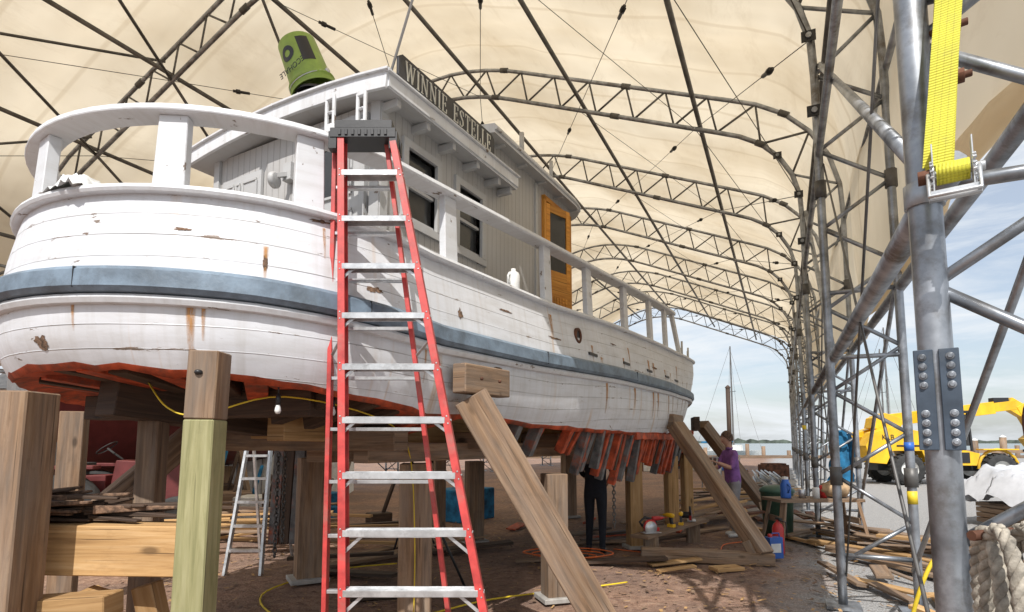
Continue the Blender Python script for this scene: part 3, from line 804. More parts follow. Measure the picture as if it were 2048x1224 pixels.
# roofs
g=MB();RU=3.06;RZ=4.355;RX1=-2.80;RX0=-5.36;RC=(RX0+RX1)/2;RH=(RX1-RX0)/2
def roof(u0,u1,x0,x1,z,crown,th,rounded=False):
    n=12;us=[lerp(u0,u1,i/10) for i in range(11)]
    if rounded: us=[lerp(u0,u1-.9,i/6) for i in range(7)]+[u1-.9+.9*math.sin(R(90*i/8)) for i in range(1,9)]
    xc=(x0+x1)/2;hw=(x1-x0)/2
    def hwid(u):
        if not rounded or u<=u1-.9: return hw
        t=(u-(u1-.9))/.9;return hw*math.sqrt(max(0.0,1-t*t*.985))
    top=[]
    for u in us:
        h=hwid(u);top.append([Vector((xc+h*k,u,z+crown*(1-(k*h/hw)**2))) for k in [lerp(-1,1,i/n) for i in range(n+1)]])
    g.grid(top,0,lambda i,j:(top[i][j].x,top[i][j].y))
    bt=[[p-Vector((0,0,th)) for p in r] for r in top];g.grid(bt,1,lambda i,j:(top[i][j].x,top[i][j].y))
    for r,rb in((top[0],bt[0]),(top[-1],bt[-1]),([r[0] for r in top],[r[0] for r in bt]),([r[-1] for r in top],[r[-1] for r in bt])):
        g.grid([r,rb],0,lambda i,j:(r[j].x+r[j].y,i*th))
    return top
roof(RU,5.12,RX0,RX1,RZ,.10,.045)
g.beam((RX1+.005,RU,RZ+.01),(RX1+.005,5.12,RZ+.03),.03,.10,0);g.beam((RX0-.005,RU,RZ+.01),(RX0-.005,5.12,RZ+.01),.03,.10,0)
for k in range(8):
    a=lerp(-1,1,k/8);b=lerp(-1,1,(k+1)/8);f=lambda q:RZ+.005+.10*(1-q*q)
    g.beam((RC+(RH+.01)*a,RU-.01,f(a)),(RC+(RH+.01)*b,RU-.01,f(b)),.03,.13,0)
    g.beam((RC+(RH+.04)*a,RU-.02,f(a)+.07),(RC+(RH+.04)*b,RU-.02,f(b)+.07),.06,.022,0)
g.beam((RX1+.015,RU-.03,RZ+.07),(RX1+.015,5.12,RZ+.09),.06,.018,0)
top=roof(4.72,7.72,RX0,-2.84,4.88,.12,.10,True)
e=[r[-1]+Vector((.012,0,-.05)) for r in top];g.tube(e,.018,0,6)
for u in(3.24,3.62,4.0,4.4,4.8,5.05): g.beam((-3.08,u,RZ-.07),(RX1-.03,u,RZ-.07),.05,.07,1)
for u in(5.0,5.5,6.0,6.5,7.0): g.beam((-3.08,u,4.80),(-2.88,u,4.80),.05,.06,1)
g.make('roof_panels',[M['trim'],M['cabin_pl']],boat,bevel=.003,recalc=False)
g=MB()
def slotted(cx,cy,z0):
    h_=.34
    for k in(-1,1): g.beam((cx+k*.038,cy,z0),(cx+k*.038,cy,z0+h_),.026,.03,0,up=(0,1,0))
    g.box((cx,cy,z0+.06),(.05,.028,.12),0);g.box((cx,cy,z0+h_-.01),(.08,.03,.05),0);g.box((cx,cy,z0+h_*.62),(.05,.027,.02),0)
slotted(-3.16,UA-.38,3.88);slotted(-2.94,UA-.28,3.90)
g.beam((-3.22,UA-.35,3.88),(-2.86,UA-.26,3.88),.10,.04,0)
g.beam((-3.06,UA-.31,2.6),(-3.06,UA-.31,3.88),.05,.05,0)
g.make('slotted_boards',[M['trim']],boat,bevel=.008)
g=MB()
g.box((X1+.02,6.14,3.58),(.05,.05,2.2),0);g.box((X1+.02,6.92,3.58),(.05,.05,2.2),0);g.box((X1+.02,6.53,4.66),(.05,.83,.06),0)
hx=Vector((X1+.03,6.17,0));dirv=Vector((.10,.36,0)).normalized()
def dq(a,b,z0,z1,th,m,o=0):
    n=Vector((dirv.y,-dirv.x,0));p=hx+dirv*a+n*o;q=hx+dirv*b+n*o;zc=(z0+z1)/2
    g.beam(p+Vector((0,0,zc)),q+Vector((0,0,zc)),th,z1-z0,m)
dq(0,.46,2.6,3.55,.035,0);dq(0,.07,3.55,4.60,.035,0);dq(.39,.46,3.55,4.60,.035,0);dq(.07,.39,4.5,4.60,.034,0);dq(.07,.39,3.75,4.5,.008,1);dq(.07,.39,3.55,3.75,.034,0)
for k in range(6): dq(.07+k*.055,.11+k*.055,2.7,3.42,.012,0,.02)
g.box((X1-.35,6.53,3.5),(.02,.78,1.95),2)
g.make('side_door',[M['wood_door'],M['glass'],M['wood_dark']],boat,bevel=.002)
nb=empty('name_board');nb.parent=boat
g=MB()
SX=-2.88
y0,y1=3.25,4.74;zb=4.51;bh=.235
pts=[(SX,y0+.05,zb),(SX,y1-.05,zb),(SX,y1,zb+.04),(SX,y1,zb+bh-.04),(SX,y1-.05,zb+bh),(SX,y0+.05,zb+bh),(SX,y0,zb+bh-.04),(SX,y0,zb+.04)]
g.prism(pts,(.025,0,0),0)
for u in(3.5,4.5): g.beam((SX-.02,u,zb-.08),(SX-.02,u,zb+.12),.03,.03,0)
g.make('board',[M['signb']],nb,bevel=.003)
GL={'W':(1.08,[(.10,1,.32,0,1),(.32,0,.54,1,0),(.54,1,.76,0,1),(.76,0,.98,1,0)],[(.0,.22,1),(.44,.64,1),(.88,1.08,1)]),
'I':(.34,[(.17,0,.17,1,1)],[(.04,.30,1),(.04,.30,0)]),
'N':(.86,[(.14,0,.14,1,0),(.14,1,.70,0,1),(.70,0,.70,1,0)],[(.0,.24,1),(.02,.26,0),(.58,.82,1)]),
'E':(.68,[(.15,0,.15,1,1),(.15,.5,.46,.5,0),(.46,.38,.46,.62,0),(.58,.78,.58,1,0),(.60,0,.60,.24,0)],[(.02,.60,1),(.02,.62,0)]),
'S':(.62,[(.52,.78,.44,.94,0),(.44,.94,.29,1,0),(.29,1,.13,.90,0),(.13,.90,.11,.72,1),(.11,.72,.28,.55,1),(.28,.55,.46,.40,1),(.46,.40,.49,.16,1),(.49,.16,.32,0,0),(.32,0,.15,.05,0),(.15,.05,.07,.22,0),(.52,.72,.52,1,0),(.07,0,.07,.26,0)],[]),
'T':(.74,[(.37,0,.37,1,1),(.05,.78,.05,1,0),(.69,.78,.69,1,0)],[(.03,.71,1),(.24,.50,0)]),
'L':(.64,[(.15,0,.15,1,1),(.58,0,.58,.26,0)],[(.02,.30,1),(.02,.60,0)]),' ':(.55,[],[])}
txt='WINNIE ESTELLE';tw=sum(GL[c][0]+.14 for c in txt);Hh=.155;sc=(y1-y0-.14)/tw
g=MB();cy=y0+.08
for ch in txt:
    wd,st,se=GL[ch];kx=sc;zz=zb+.04
    for x0_,z0_,x1_,z1_,thk in st:
        g.beam((SX+.027,cy+x0_*kx,zz+z0_*Hh),(SX+.027,cy+x1_*kx,zz+z1_*Hh),.006,(.0175 if thk else .0085),0,up=Vector((1,0,0)).cross(Vector((0,x1_*kx-x0_*kx,(z1_-z0_)*Hh))).normalized())
    for a,b,zl in se: g.beam((SX+.0275,cy+a*kx,zz+zl*Hh),(SX+.0275,cy+b*kx,zz+zl*Hh),.006,.008,0)
    cy+=(wd+.14)*kx
g.make('lettering',[M['gold']],nb)
g=MB();BX,BY=-3.84,3.30
g.lathe((BX,BY,4.42),(0,0,1),[(.14,0),(.14,.20),(.155,.21),(.155,.25),(.12,.27)],0,24)
g.lathe((BX,BY,4.67),(0,0,1),[(.19,0),(.19,.02),(.0,.03)],0,24)
g.make('stove_pipe',[M['black']],boat)
g=MB()
g.tube([(-3.05,3.3,4.45),(-2.6,3.6,6.6),(-2.4,3.8,7.5)],.012,0,6)
g.tube([(-3.0,5.6,4.95),(-3.0,5.6,5.25)],.03,0,8);g.tube([(-2.95,6.3,4.95),(-2.95,6.3,5.2)],.025,0,8)
g.tube([(-3.1,7.1,4.95),(-3.1,7.1,5.08)],.07,1,10)
for u in(11.2,13.0,14.5):
    p,n=rail_point(u,1);g.tube([(p.x,u,zcap(u)),(p.x,u,zcap(u)+.35)],.02,0,8);
g.tube([(-2.9,13.0,zcap(13)+.35),(-3.2,14.5,zcap(14.5)+.35)],.015,0,6)
g.lathe((-4.35,RU-.03,4.44),(0,-1,0),[(0,.05),(.05,.05),(.055,.03),(.03,0)],0,14)
g.make('deck_fittings',[M['cabin_pl'],M['black']],boat)
bk=empty('plastic_bucket');bk.parent=boat;bk.location=(BX-.03,BY,4.73);bk.rotation_euler=(R(12),R(-18),0);bk.scale=(1.25,1.25,1.25)
g=MB()
g.lathe((0,0,0),(0,0,1),[(.165,0),(.168,.012),(.157,.014),(.163,.05),(.168,.052),(.168,.066),(.155,.07),(.150,.09),(.135,.385),(.130,.392),(.125,.385),(0,.38)],0,36)
g.lathe((0,0,0),(0,0,1),[(.152,.005),(.125,.37),(0,.372)],0,24)
for k in(-1,1): g.lathe((k*.155,0,.075),(k,0,0),[(0,0),(.018,0),(.018,.018),(0,.018)],1,12)
g.tube([(.165*math.cos(a),-.165*math.sin(a)*1.0,.07-.03*math.sin(a)) for a in [math.pi*i/16 for i in range(17)]],.0035,1,6)
g.make('bucket_body',[M['green_b'],M['alu']],bk)
g=MB()
def onb(a,z): 
    r=lerp(.150,.135,(z-.09)/.295)+.0012;return Vector((r*math.sin(a),-r*math.cos(a),z))
def patch(a0,a1,z0,z1,m,n=10): g.grid([[onb(lerp(a0,a1,i/n),z) for i in range(n+1)] for z in (z0,z1)],m)
patch(.62,1.25,.16,.35,0)
rowsq=[[onb(-.05+ .40*k*math.cos(t),.26+.055*k*math.sin(t))for t in [2*math.pi*i/24 for i in range(25)]] for k in(.45,1)]
g.grid(rowsq,0)
g.make('label_marks',[M['black']],bk,recalc=False)
def text(body,size,parent,loc,rot,mat,ext=.001,name='lettering',align='CENTER',sx=1):
    c=bpy.data.curves.new(name,'FONT');c.body=body;c.size=size;c.extrude=ext;c.align_x=align;c.align_y='CENTER'
    o=bpy.data.objects.new(name,c);scene.collection.objects.link(o);c.materials.append(mat)
    if parent:o.parent=parent
    o.location=loc;o.rotation_euler=rot;o.scale=(sx,1,1);return o
text('ECOHALE',.055,bk,onb(0,.14)+Vector((0,-.012,0)),(R(90),R(180),0),M['black'])
g=MB()
p,n=rail_point(4.35,1);zc=zcap(4.35)+.045
g.lathe((p.x+.03,4.35,zc),(0,0,1),[(0,0),(.055,0),(.06,.01),(.06,.13),(.05,.16),(.022,.18),(.022,.20),(0,.20)],0,16)
g.tube([(p.x+.03,4.28,zc+.15),(p.x+.03,4.25,zc+.11),(p.x+.03,4.28,zc+.06)],.01,0,6)
g.make('white_jug',[M['white']],boat)
g=MB();q=outl[MID+2]-on[MID+2]*.06
rr=[]
for i in range(13):
    rr.append([q+Vector(((j-6)*.03,(i-6)*.022,zcap(q.y)+.05+.11*max(0,1-((i-6)**2+(j-6)**2)/36)+.05*noise.noise(Vector((i*.7,j*.7,1))))) for j in range(13)])
g.grid(rr);g.make('white_rag',[M['white']],boat,recalc=False)
# ------------------------------------------------------------------ LADDER
lad=empty('red_stepladder')
TZ=3.535
def fl(z): t=z/TZ;return Vector((lerp(-.835,-1.06,t),lerp(2.98,3.36,t),z))
def frr(z): t=z/TZ;return Vector((lerp(.015,-.745,t),lerp(2.98,3.36,t),z))
def bl(z): t=z/TZ;return Vector((lerp(-1.02,-1.115,t),lerp(3.22,3.43,t),z))
def br(z): t=z/TZ;return Vector((lerp(-.25,-.80,t),lerp(3.22,3.43,t),z))
g=MB()
for f,s in((fl,1),(frr,-1)):
    g.beam(f(0),f(TZ-.03),.028,.078,0,up=(0,1,0),rn=.5);
    for e in(-1,1): g.beam(f(0)+Vector((s*.012,e*.036,0)),f(TZ-.05)+Vector((s*.012,e*.036,0)),.03,.006,0,up=(0,1,0),rn=.5)
    g.beam(f(-.0),f(.12),.04,.09,2,up=(0,1,0))
for f,s in((bl,1),(br,-1)):
    g.beam(f(0),f(TZ-.05),.025,.055,0,up=(0,1,0),rn=.4);g.beam(f(0),f(.08),.035,.07,2,up=(0,1,0))
zs=[TZ-.30*k for k in range(1,12)]
for k,z in enumerate(zs):
    a=fl(z)+Vector((.012,0,0));b=frr(z)-Vector((.012,0,0))
    g.beam(a,b,.085,.005,1,rn=.5);g.beam(a+Vector((0,-.041,-.015)),b+Vector((0,-.041,-.015)),.004,.034,1,rn=.6);g.beam(a+Vector((0,.041,-.015)),b+Vector((0,.041,-.015)),.004,.034,1,rn=.3)
    for r_ in range(5): g.beam(a+Vector((0,-.03+.015*r_,.004)),b+Vector((0,-.03+.015*r_,.004)),.004,.004,1)
    if (b-a).length>.4:
        bw=.12 if k>6 else .08
        g.beam(a+Vector((bw,-.02,-.01)),a+Vector((.0,-.02,-bw)),.018,.004,1,up=(0,1,0))
        g.beam(b-Vector((bw,.02,.01)),b+Vector((.015,-.02,-bw)),.018,.004,1,up=(0,1,0))
    for f,s in((fl,1),(frr,-1)):
        for e in(-.02,.02):
            p=f(z-.012)+Vector((0,e,0));g.tube([p-Vector((.016,0,0)),p+Vector((.018,0,0))],.006,1,8)
            p=f(z-.012+e)+Vector((0,-.040,0));g.tube([p,p-Vector((0,.003,0))],.005,1,8)
    a=bl(z-.06);b=br(z-.06);g.beam(a,b,.035,.02,1,rn=.35)
g.beam(fl(2.2),bl(2.1),.02,.006,1);g.beam(frr(2.2),br(2.1),.02,.006,1)
c0=(fl(TZ)+frr(TZ))/2+Vector((-.01,.04,0));
g.beam(c0-Vector((.175,0,-.01)),c0+Vector((.175,0,.01)),.17,.05,2)
g.beam(c0-Vector((.20,0,.05)),c0+Vector((.20,0,-.05)),.19,.06,2)
for sx in(-1,1): g.beam(c0+Vector((sx*.185,-.06,-.04)),c0+Vector((sx*.185,-.06,-.15)),.05,.06,2,up=(0,1,0));g.beam(c0+Vector((sx*.185,.05,-.04)),c0+Vector((sx*.185,.05,-.13)),.05,.05,2,up=(0,1,0))
g.tube([c0+Vector((-.1,-.03,.03)),c0+Vector((-.1,-.03,.045))],.03,2,14);g.tube([c0+Vector((.1,-.03,.03)),c0+Vector((.1,-.03,.045))],.03,2,14)
for k in range(8): g.box(c0+Vector((-.14+.04*k,-.098,-.05)),(.018,.008,.035),2)
g.make('ladder_frame',[M['fibre'],M['alu'],M['black'],M['white']],lad,bevel=.0015)
# ------------------------------------------------------------------ SHORING
def BP(u,w_,z):
    return Vector((math.sin(BA)*u+math.cos(BA)*w_+BOFF.x,math.cos(BA)*u-math.sin(BA)*w_+BOFF.y,z))
def post(name,x,y,z0,z1,w_,d,mat,rz=0,plate=True,lean=(0,0),rn=None):
    g=MB();up=Vector((-math.sin(rz),math.cos(rz),0));g.beam((x,y,z0),(x+lean[0],y+lean[1],z1),w_,d,0,up=up,rn=rn)
    if plate: g.box((x,y,z0-.02+.03),(w_*1.5,d*1.5,.05),1,rz)
    return g.make(name,[M[mat],M['concrete']],bevel=.007)
g=MB();g.beam((-1.54,2.83,-.02),(-1.522,2.83,1.71),.150,.14,0,up=(0,1,0),rn=.6);g.beam((-1.522,2.83,1.713),(-1.515,2.83,2.05),.150,.14,1,up=(0,1,0),rn=.4)
g.tube([(-1.53,2.755,1.93),(-1.53,2.76,1.95)],.02,2,10)
g.make('shoring_post',[M['wood_grn'],M['wood_old'],M['black']],bevel=.006)
post('shoring_post',-2.60,2.95,0,1.86,.30,.22,'wood_old',plate=False,lean=(.02,0),rn=.6)
post('shoring_post',-2.45,3.9,0,1.75,.14,.14,'wood_old',plate=False)
post('shoring_post',-2.34,6.7,.04,1.42,.28,.26,'wood_old',BA,rn=1)
post('shoring_post',-.82,4.95,.04,1.42,.27,.26,'wood_old',.1,rn=1)
post('shoring_post',.43,5.9,.04,1.28,.22,.22,'wood_old',.3)
post('shoring_post',1.84,8.7,.04,1.3,.2,.2,'wood_new',.2)
post('shoring_post',2.9,10.5,.04,1.35,.2,.2,'wood_new',.2)
post('shoring_post',3.4,11.2,.04,1.4,.18,.18,'wood_new',.2)
post('shoring_post',-.6,9.2,.04,1.3,.25,.25,'wood_old',.4)
post('shoring_post',1.2,12.2,.04,1.4,.25,.25,'wood_old',.4)
post('shoring_post',-1.3,10.2,.04,1.3,.2,.25,'wood_old',.4)
post('shoring_post',-4.3,5.6,.0,1.9,.2,.2,'wood_old',.4)
g=MB();g.beam((-3.05,3.32,1.01),(-1.70,3.24,1.01),.2,.27,0,rn=.9)
g.beam((-2.55,3.2,.05),(-2.3,3.25,.78),.16,.12,0);g.beam((-1.9,3.4,.0),(-2.12,3.4,.78),.12,.12,0)
g.beam((-2.9,3.1,.7),(-2.1,3.1,.75),.16,.12,0);g.beam((-2.5,2.8,.1),(-1.8,3.5,.1),.2,.2,1)
g.make('cribbing_timbers',[M['wood_new'],M['wood_old']],bevel=.006)
g=MB()
for k in range(34):
    x=random.uniform(-2.95,-1.95);L=random.uniform(.2,.7);y=3.28+random.uniform(-.12,.12);z=1.16+random.uniform(0,.18)*(1-abs(x+2.5)/.9)
    an=random.uniform(-.3,.3);g.beam((x-L/2,y-an*.2,z),(min(x+L/2,-1.75),y+an*.2,z+random.uniform(-.03,.05)),random.uniform(.04,.12),random.uniform(.02,.05),random.choice([0,0,1]),w1=.04,h1=.015)
g.make('rotten_plank_pile',[M['wood_dark'],M['bare']],bevel=.004)
g=MB();g.beam((-3.5,4.3,.7),(-2.7,5.0,1.75),.22,.2,0);g.make('leaning_prop',[M['wood_old']],bevel=.006)
g=MB();g.beam((.86,4.35,-.05),(-.30,4.12,1.93),.25,.24,0,up=(0,1,0),rn=.75);g.make('leaning_prop',[M['wood_old']],bevel=.008)
g=MB();a=BP(3.22,-2.22,2.05);b=BP(3.78,-2.18,2.05);g.beam(a,b,.12,.21,0,rn=.45)
mid=(a+b)/2+Vector((.06,-.07,0));
for k in(-.2,.2): 
    q=mid+(b-a)*k;g.tube([q,q+Vector((.012,-.02,0))],.013,1,8)
g.make('prop_pad',[M['wood_old'],M['rust']],bevel=.008)
g=MB();g.beam((3.3,7.62,.12),(2.60,9.05,1.86),.21,.2,0,rn=.95);g.beam((1.75,7.9,.10),(3.42,7.62,.08),.18,.16,1,rn=.8)
g.beam((3.2,7.62,.05),(3.1,7.7,.3),.1,.1,1);g.make('leaning_prop',[M['wood_old'],M['wood_old']],bevel=.008)
g=MB();a=BP(9.1,-2.21,1.93);b=BP(9.75,-2.21,1.93);g.beam(a,b,.12,.24,0,rn=.5);g.make('prop_pad',[M['wood_old']],bevel=.008)
g=MB();g.beam((6.0,13.6,.05),(4.2,12.6,2.0),.25,.22,0,rn=.4);g.make('leaning_prop',[M['wood_old']],bevel=.008)
g=MB();a=BP(12.6,-2.5,2.0);b=BP(13.2,-2.7,2.0);g.beam(a,b,.12,.3,0,rn=.2);g.make('prop_pad',[M['wood_dark']],bevel=.008)
# ------------------------------------------------------------------ PEOPLE
def skinned(verts,edges,radii,levels=2):
    me=bpy.data.meshes.new('skin_tmp');me.from_pydata([tuple(v) for v in verts],edges,[])
    o=bpy.data.objects.new('skin_tmp',me);scene.collection.objects.link(o)
    md=o.modifiers.new('Skin','SKIN');md.use_smooth_shade=True
    for i,r in enumerate(radii):
        d=me.skin_vertices[0].data[i];d.radius=(r,r) if not isinstance(r,tuple) else r;d.use_root=(i==0)
    sb=o.modifiers.new('S','SUBSURF');sb.levels=levels;sb.render_levels=levels
    dg=bpy.context.evaluated_depsgraph_get();nm=bpy.data.meshes.new_from_object(o.evaluated_get(dg))
    bpy.data.objects.remove(o);return nm
def person(name,loc,face,J,mats,matfn,headtilt=0,headdir=0):
    root=empty(name,loc,face)
    names=list(J.keys());V=[J[k][0] for k in names];Rr=[J[k][1] for k in names];E=[(names.index(J[k][2]),i) for i,k in enumerate(names) if J[k][2]]
    nm=skinned(V,E,Rr)
    for m in mats: nm.materials.append(m)
    for p in nm.polygons: p.material_index=matfn(p.center);p.use_smooth=True
    o=bpy.data.objects.new('body',nm);scene.collection.objects.link(o);o.parent=root
    H=Vector(J['neck'][0])
    g=MB()
    nu,nv_=24,18;rows_=[]
    for i in range(nv_+1):
        th=math.pi*i/nv_;row=[]
        for j in range(nu+1):
            ph=2*math.pi*j/nu;x=math.sin(th)*math.cos(ph);y=math.sin(th)*math.sin(ph);z=math.cos(th)
            sx=.098;sy=.076;sz=.118
            if z<-.1: 
                sy*=1-.28*(-z-.1);
                if x<0: sx*=1-.35*(-z-.1)
            p=Vector((x*sx,y*sy,z*sz))
            d=math.exp(-((y*sy)**2/.00018)-((p.z+.012)**2/.0006))
            if x>0: p.x+=.024*d
            d=math.exp(-((abs(y*sy)-.03)**2/.0002)-((p.z-.018)**2/.0002))
            if x>0: p.x-=.010*d
            d=math.exp(-((y*sy)**2/.0008)-((p.z+.095)**2/.0005))
            if x>0: p.x+=.012*d
            row.append(p)
        rows_.append(row)
    g.grid(rows_,0)
    for s in(-1,1):
        g.lathe((.084,s*.030,.016),(1,0,0),[(0,.012),(.008,.009),(.011,.0)],2,10);g.lathe((.0955,s*.030,.016),(1,0,0),[(0,.001),(.004,0)],3,8)
        g.lathe((-.005,s*.072,-.005),(0,s,.0),[(.03,0),(.032,.008),(.02,.014),(0,.006)],0,10)
        g.beam((.094,s*.018,.038),(.088,s*.045,.038),.008,.006,1)
    g.beam((.096,-.022,-.052),(.096,.022,-.052),.008,.007,4)
    hr=[]
    for i in range(13):
        th=math.pi*.66*i/12;row=[]
        for j in range(nu+1):
            ph=2*math.pi*j/nu
            front=max(0,math.cos(ph));thh=th*(1-.48*front)
            x=math.sin(thh)*math.cos(ph);y=math.sin(thh)*math.sin(ph);z=math.cos(thh)
            k=1+.05*noise.noise(Vector((x*6,y*6,z*6)))
            row.append(Vector((x*.110*k-.006,y*.088*k,z*.130*k+.004)))
        hr.append(row)
    g.grid(hr,1)
    ho=g.make('head',[mats[0],M['hair'],M['white'],M['black'],M['redp']],root,recalc=False)
    ho.location=H+Vector((.03,0,.125));ho.rotation_euler=(0,R(headtilt),R(headdir))
    for sd,wk,ek in((1,'wrL','elL'),(-1,'wrR','elR')):
        g=MB();w0=Vector(J[wk][0]);d=(w0-Vector(J[ek][0])).normalized();side=d.cross(Vector((0,0,1))).normalized()*(-sd);
        if side.length<.1: side=Vector((1,0,0))
        up=side.cross(d).normalized();
        g.beam(w0-d*.01,w0+d*.085,.055,.026,0,up=up,w1=.078,h1=.026)
        for k in range(4):
            b=w0+d*.083+side*(-.029+.0195*k);L=(.075,.085,.08,.062)[k]
            cdir=(-up if up.z>0 else up)
            p1=b+d*L*.5+cdir*.006;p2=p1+d*L*.28+cdir*.02;p3=p2+d*L*.1+cdir*.022
            g.tube([b-d*.01,p1,p2,p3],[.0095,.009,.008,.006],0,8)
        tb_=w0+d*.025-side*.03;g.tube([tb_,tb_-side*.025+d*.03,tb_-side*.03+d*.06],[.012,.0105,.008],0,8)
        g.make('hand',[mats[0]],root,bevel=.006)
    return root
def joints(lean=0,arm='fwd',st=0.0):
    J={}
    def L(x,z):
        a=R(lean);dz=z-.95;return (x+math.sin(a)*dz,.95+math.cos(a)*dz-0)
    def a(k,x,y,z,r,p,t=False):
        if t: x,z=L(x,z)
        J[k]=((x,y,z),r,p)
    a('pelvis',0,0,.95,(.15,.115),None);a('spine',0,0,1.12,(.145,.11),'pelvis',1);a('chest',0,0,1.33,(.165,.12),'spine',1)
    a('nb',.0,0,1.47,(.09,.07),'chest',1);a('neck',.015,0,1.545,.055,'nb',1);a('hd',.03,0,1.62,.05,'neck',1)
    for s,q in((1,'L'),(-1,'R')):
        dx=st*s
        a('hip'+q,0,s*.09,.86,.098,'pelvis');a('kn'+q,.03+dx*.5,s*.10,.48,.066,'hip'+q);a('an'+q,-.02+dx,s*.11,.10,.046,'kn'+q)
        a('he'+q,-.03+dx,s*.11,.045,.043,'an'+q);a('to'+q,.15+dx,s*.125,.035,.036,'he'+q)
        a('sh'+q,0,s*.175,1.41,.068,'chest',1)
        if arm=='fwd':
            a('el'+q,.12,s*.23,1.16,.048,'sh'+q,1);a('wr'+q,.34,s*.15,1.20+.06*s,.030,'el'+q,1)
        else:
            a('el'+q,.10,s*.24,1.15,.048,'sh'+q,1);a('wr'+q,.30,s*.12,1.0,.030,'el'+q,1)
    return J
def mf_factory(lean,shoe=.1):
    def f(c):
        if c.z<shoe: return 3
        if c.z<.93: 
            return 2 if abs(c.x)<.28 and not(c.x>.17 and c.z>.6) else 0
        if c.x>.16: return 0
        a=R(lean)
        if c.z>.95+.565*math.cos(a) : return 0
        return 1
    return f
person('man_in_purple_shirt',(3.80,9.9,0),R(180+8),joints(4,'fwd',.04),[M['skin'],M['purple'],M['greycl'],M['white']],mf_factory(4),headtilt=8)
person('man_in_dark_trousers',(1.22,8.45,0),R(70),joints(10,'low',.06),[M['skin'],M['navy'],M['navy'],M['black']],mf_factory(10),headtilt=20)
# ------------------------------------------------------------------ TELEHANDLER
th=empty('telehandler',(16.35,22.4,0),R(-6));th.scale=(.94,.94,.98)
g=MB()
def wheel(x,y,r=.60,wd=.44):
    g.lathe((x,y-wd/2,r),(0,1,0),[(r*.55,0),(r*.9,0),(r*.98,.05),(r,.10),(r,wd-.10),(r*.98,wd-.05),(r*.9,wd),(r*.55,wd)],1,32)
    g.lathe((x,y-wd/2,r),(0,1,0),[(0,.06),(r*.2,.03),(r*.22,.10),(r*.5,.10),(r*.57,.0),(r*.57,.06)],3,24)
    for k in range(20):
        a=k*2*math.pi/20;c=Vector((x+math.cos(a)*r,y,r+math.sin(a)*r));ra=Vector((math.cos(a),0,math.sin(a)))
        for s in(-1,1): g.beam(c+Vector((0,s*.02,0)),c+Vector((0,s*wd*.48,0))+Vector((-math.sin(a),0,math.cos(a)))*.07,.07,.05,1,up=ra)
for x in(-1.45,1.95):
    for y in(-.95,.95): wheel(x,y)
g.beam((-2.3,0,.75),(2.3,0,.75),.9,.45,2)
pts=[(-2.9,-1.05,.85),(-2.25,-1.05,.80),(-2.0,-1.05,1.3),(-.9,-1.05,1.3),(-.7,-1.05,.75),(1.1,-1.05,.75),(1.25,-1.05,1.2),(.6,-1.05,1.35),(-.4,-1.05,1.55),(-.9,-1.05,2.05),(-1.9,-1.05,2.25),(-2.7,-1.05,2.0),(-3.0,-1.05,1.5)]
g.prism(pts,(0,.7,0),0);g.prism([(p[0],.35,p[2]) for p in pts],(0,.7,0),0)
g.beam((-2.6,0,1.6),(-.4,0,1.5),1.0,.5,0)
pts=[(-2.4,-.3,2.2),(-1.3,-.3,2.0),(-1.1,-.3,2.55),(-1.8,-.3,2.8),(-2.3,-.3,2.6)];g.prism(pts,(0,.6,0),0)
g.tube([(1.95+.74*math.cos(a),-.95,.62+.74*math.sin(a)) for a in [math.pi*i/10 for i in range(11)]],.06,0,6)
g.beam((1.3,-.95,1.36),(2.6,-.95,1.36),.45,.05,0)
g.box((-1.4,-1.07,1.5),(.9,.02,.06),2);g.box((.2,-1.07,1.05),(1.3,.02,.4),2)
for x in(-.35,1.0):
    for y in(-.98,-.15): g.beam((x,y,1.3),(x*.9+.03,y,2.75),.08,.08,2)
g.box((.32,-.56,2.8),(1.5,.95,.09),2);g.box((.32,-.96,2.1),(1.25,.02,1.2),4);g.box((.98,-.56,2.1),(.02,.8,1.2),4);g.box((-.34,-.56,2.1),(.02,.8,1.2),4)
g.beam((-2.1,.15,2.45),(2.6,.15,3.0),.42,.48,0);g.beam((2.3,.15,2.97),(3.45,.15,3.1),.32,.36,0)
g.beam((3.2,.15,3.2),(3.75,.15,2.85),.3,.5,0);g.beam((3.62,.15,3.1),(4.3,.15,1.75),.34,.36,0)
g.beam((3.95,.15,1.85),(4.35,.15,1.25),.9,.3,0);g.beam((4.2,.15,1.3),(5.3,.15,1.25),.12,.05,2)
g.box((2.9,.15,3.3),(.6,.3,.2),2);g.tube([(-.8,.15,1.6),(1.3,.15,2.65)],.08,5,10)
g.beam((4.1,-.4,1.3),(4.1,.7,1.3),.1,.1,2)
g.make('machine_body',[M['yellow'],M['rubber'],M['black'],M['white'],M['glass'],M['alu']],th,bevel=.02)
text('KLB',.28,th,(-2.15,-1.065,1.82),(R(90),0,0),M['black'],.004)
# ------------------------------------------------------------------ RIGHT SIDE CLUTTER
g=MB()
for k in range(4):
    for j in range(4): g.beam((9.1+j*.02,10.2+j*.35,.10+.1*k),(11.9,10.4+j*.35,.10+.1*k),.3,.085,1)
rows_=[]
def tarp(x,yy,zz): return noise.noise(Vector((x*1.6,yy*2.2,zz*2)))*.22+abs(noise.noise(Vector((x*5,yy*5,zz*5))))*.16+abs(noise.noise(Vector((x*11,yy*11,zz*11))))*.04
for i in range(64):
    r=[]
    for j in range(70):
        a=i/63*math.pi;t=j/69;x=lerp(8.9,12.3,t);endk=min(1,math.sin(min(1,t*5)*math.pi/2)+.12)
        yy=10.9-1.0*math.cos(a);zz=.40+.68*endk*math.sin(a)**.6
        nzz=tarp(x,yy,zz);r.append(Vector((x+.5*nzz,yy+nzz*.8,zz+nzz*.8)))
    rows_.append(r)
g.grid(rows_,0)
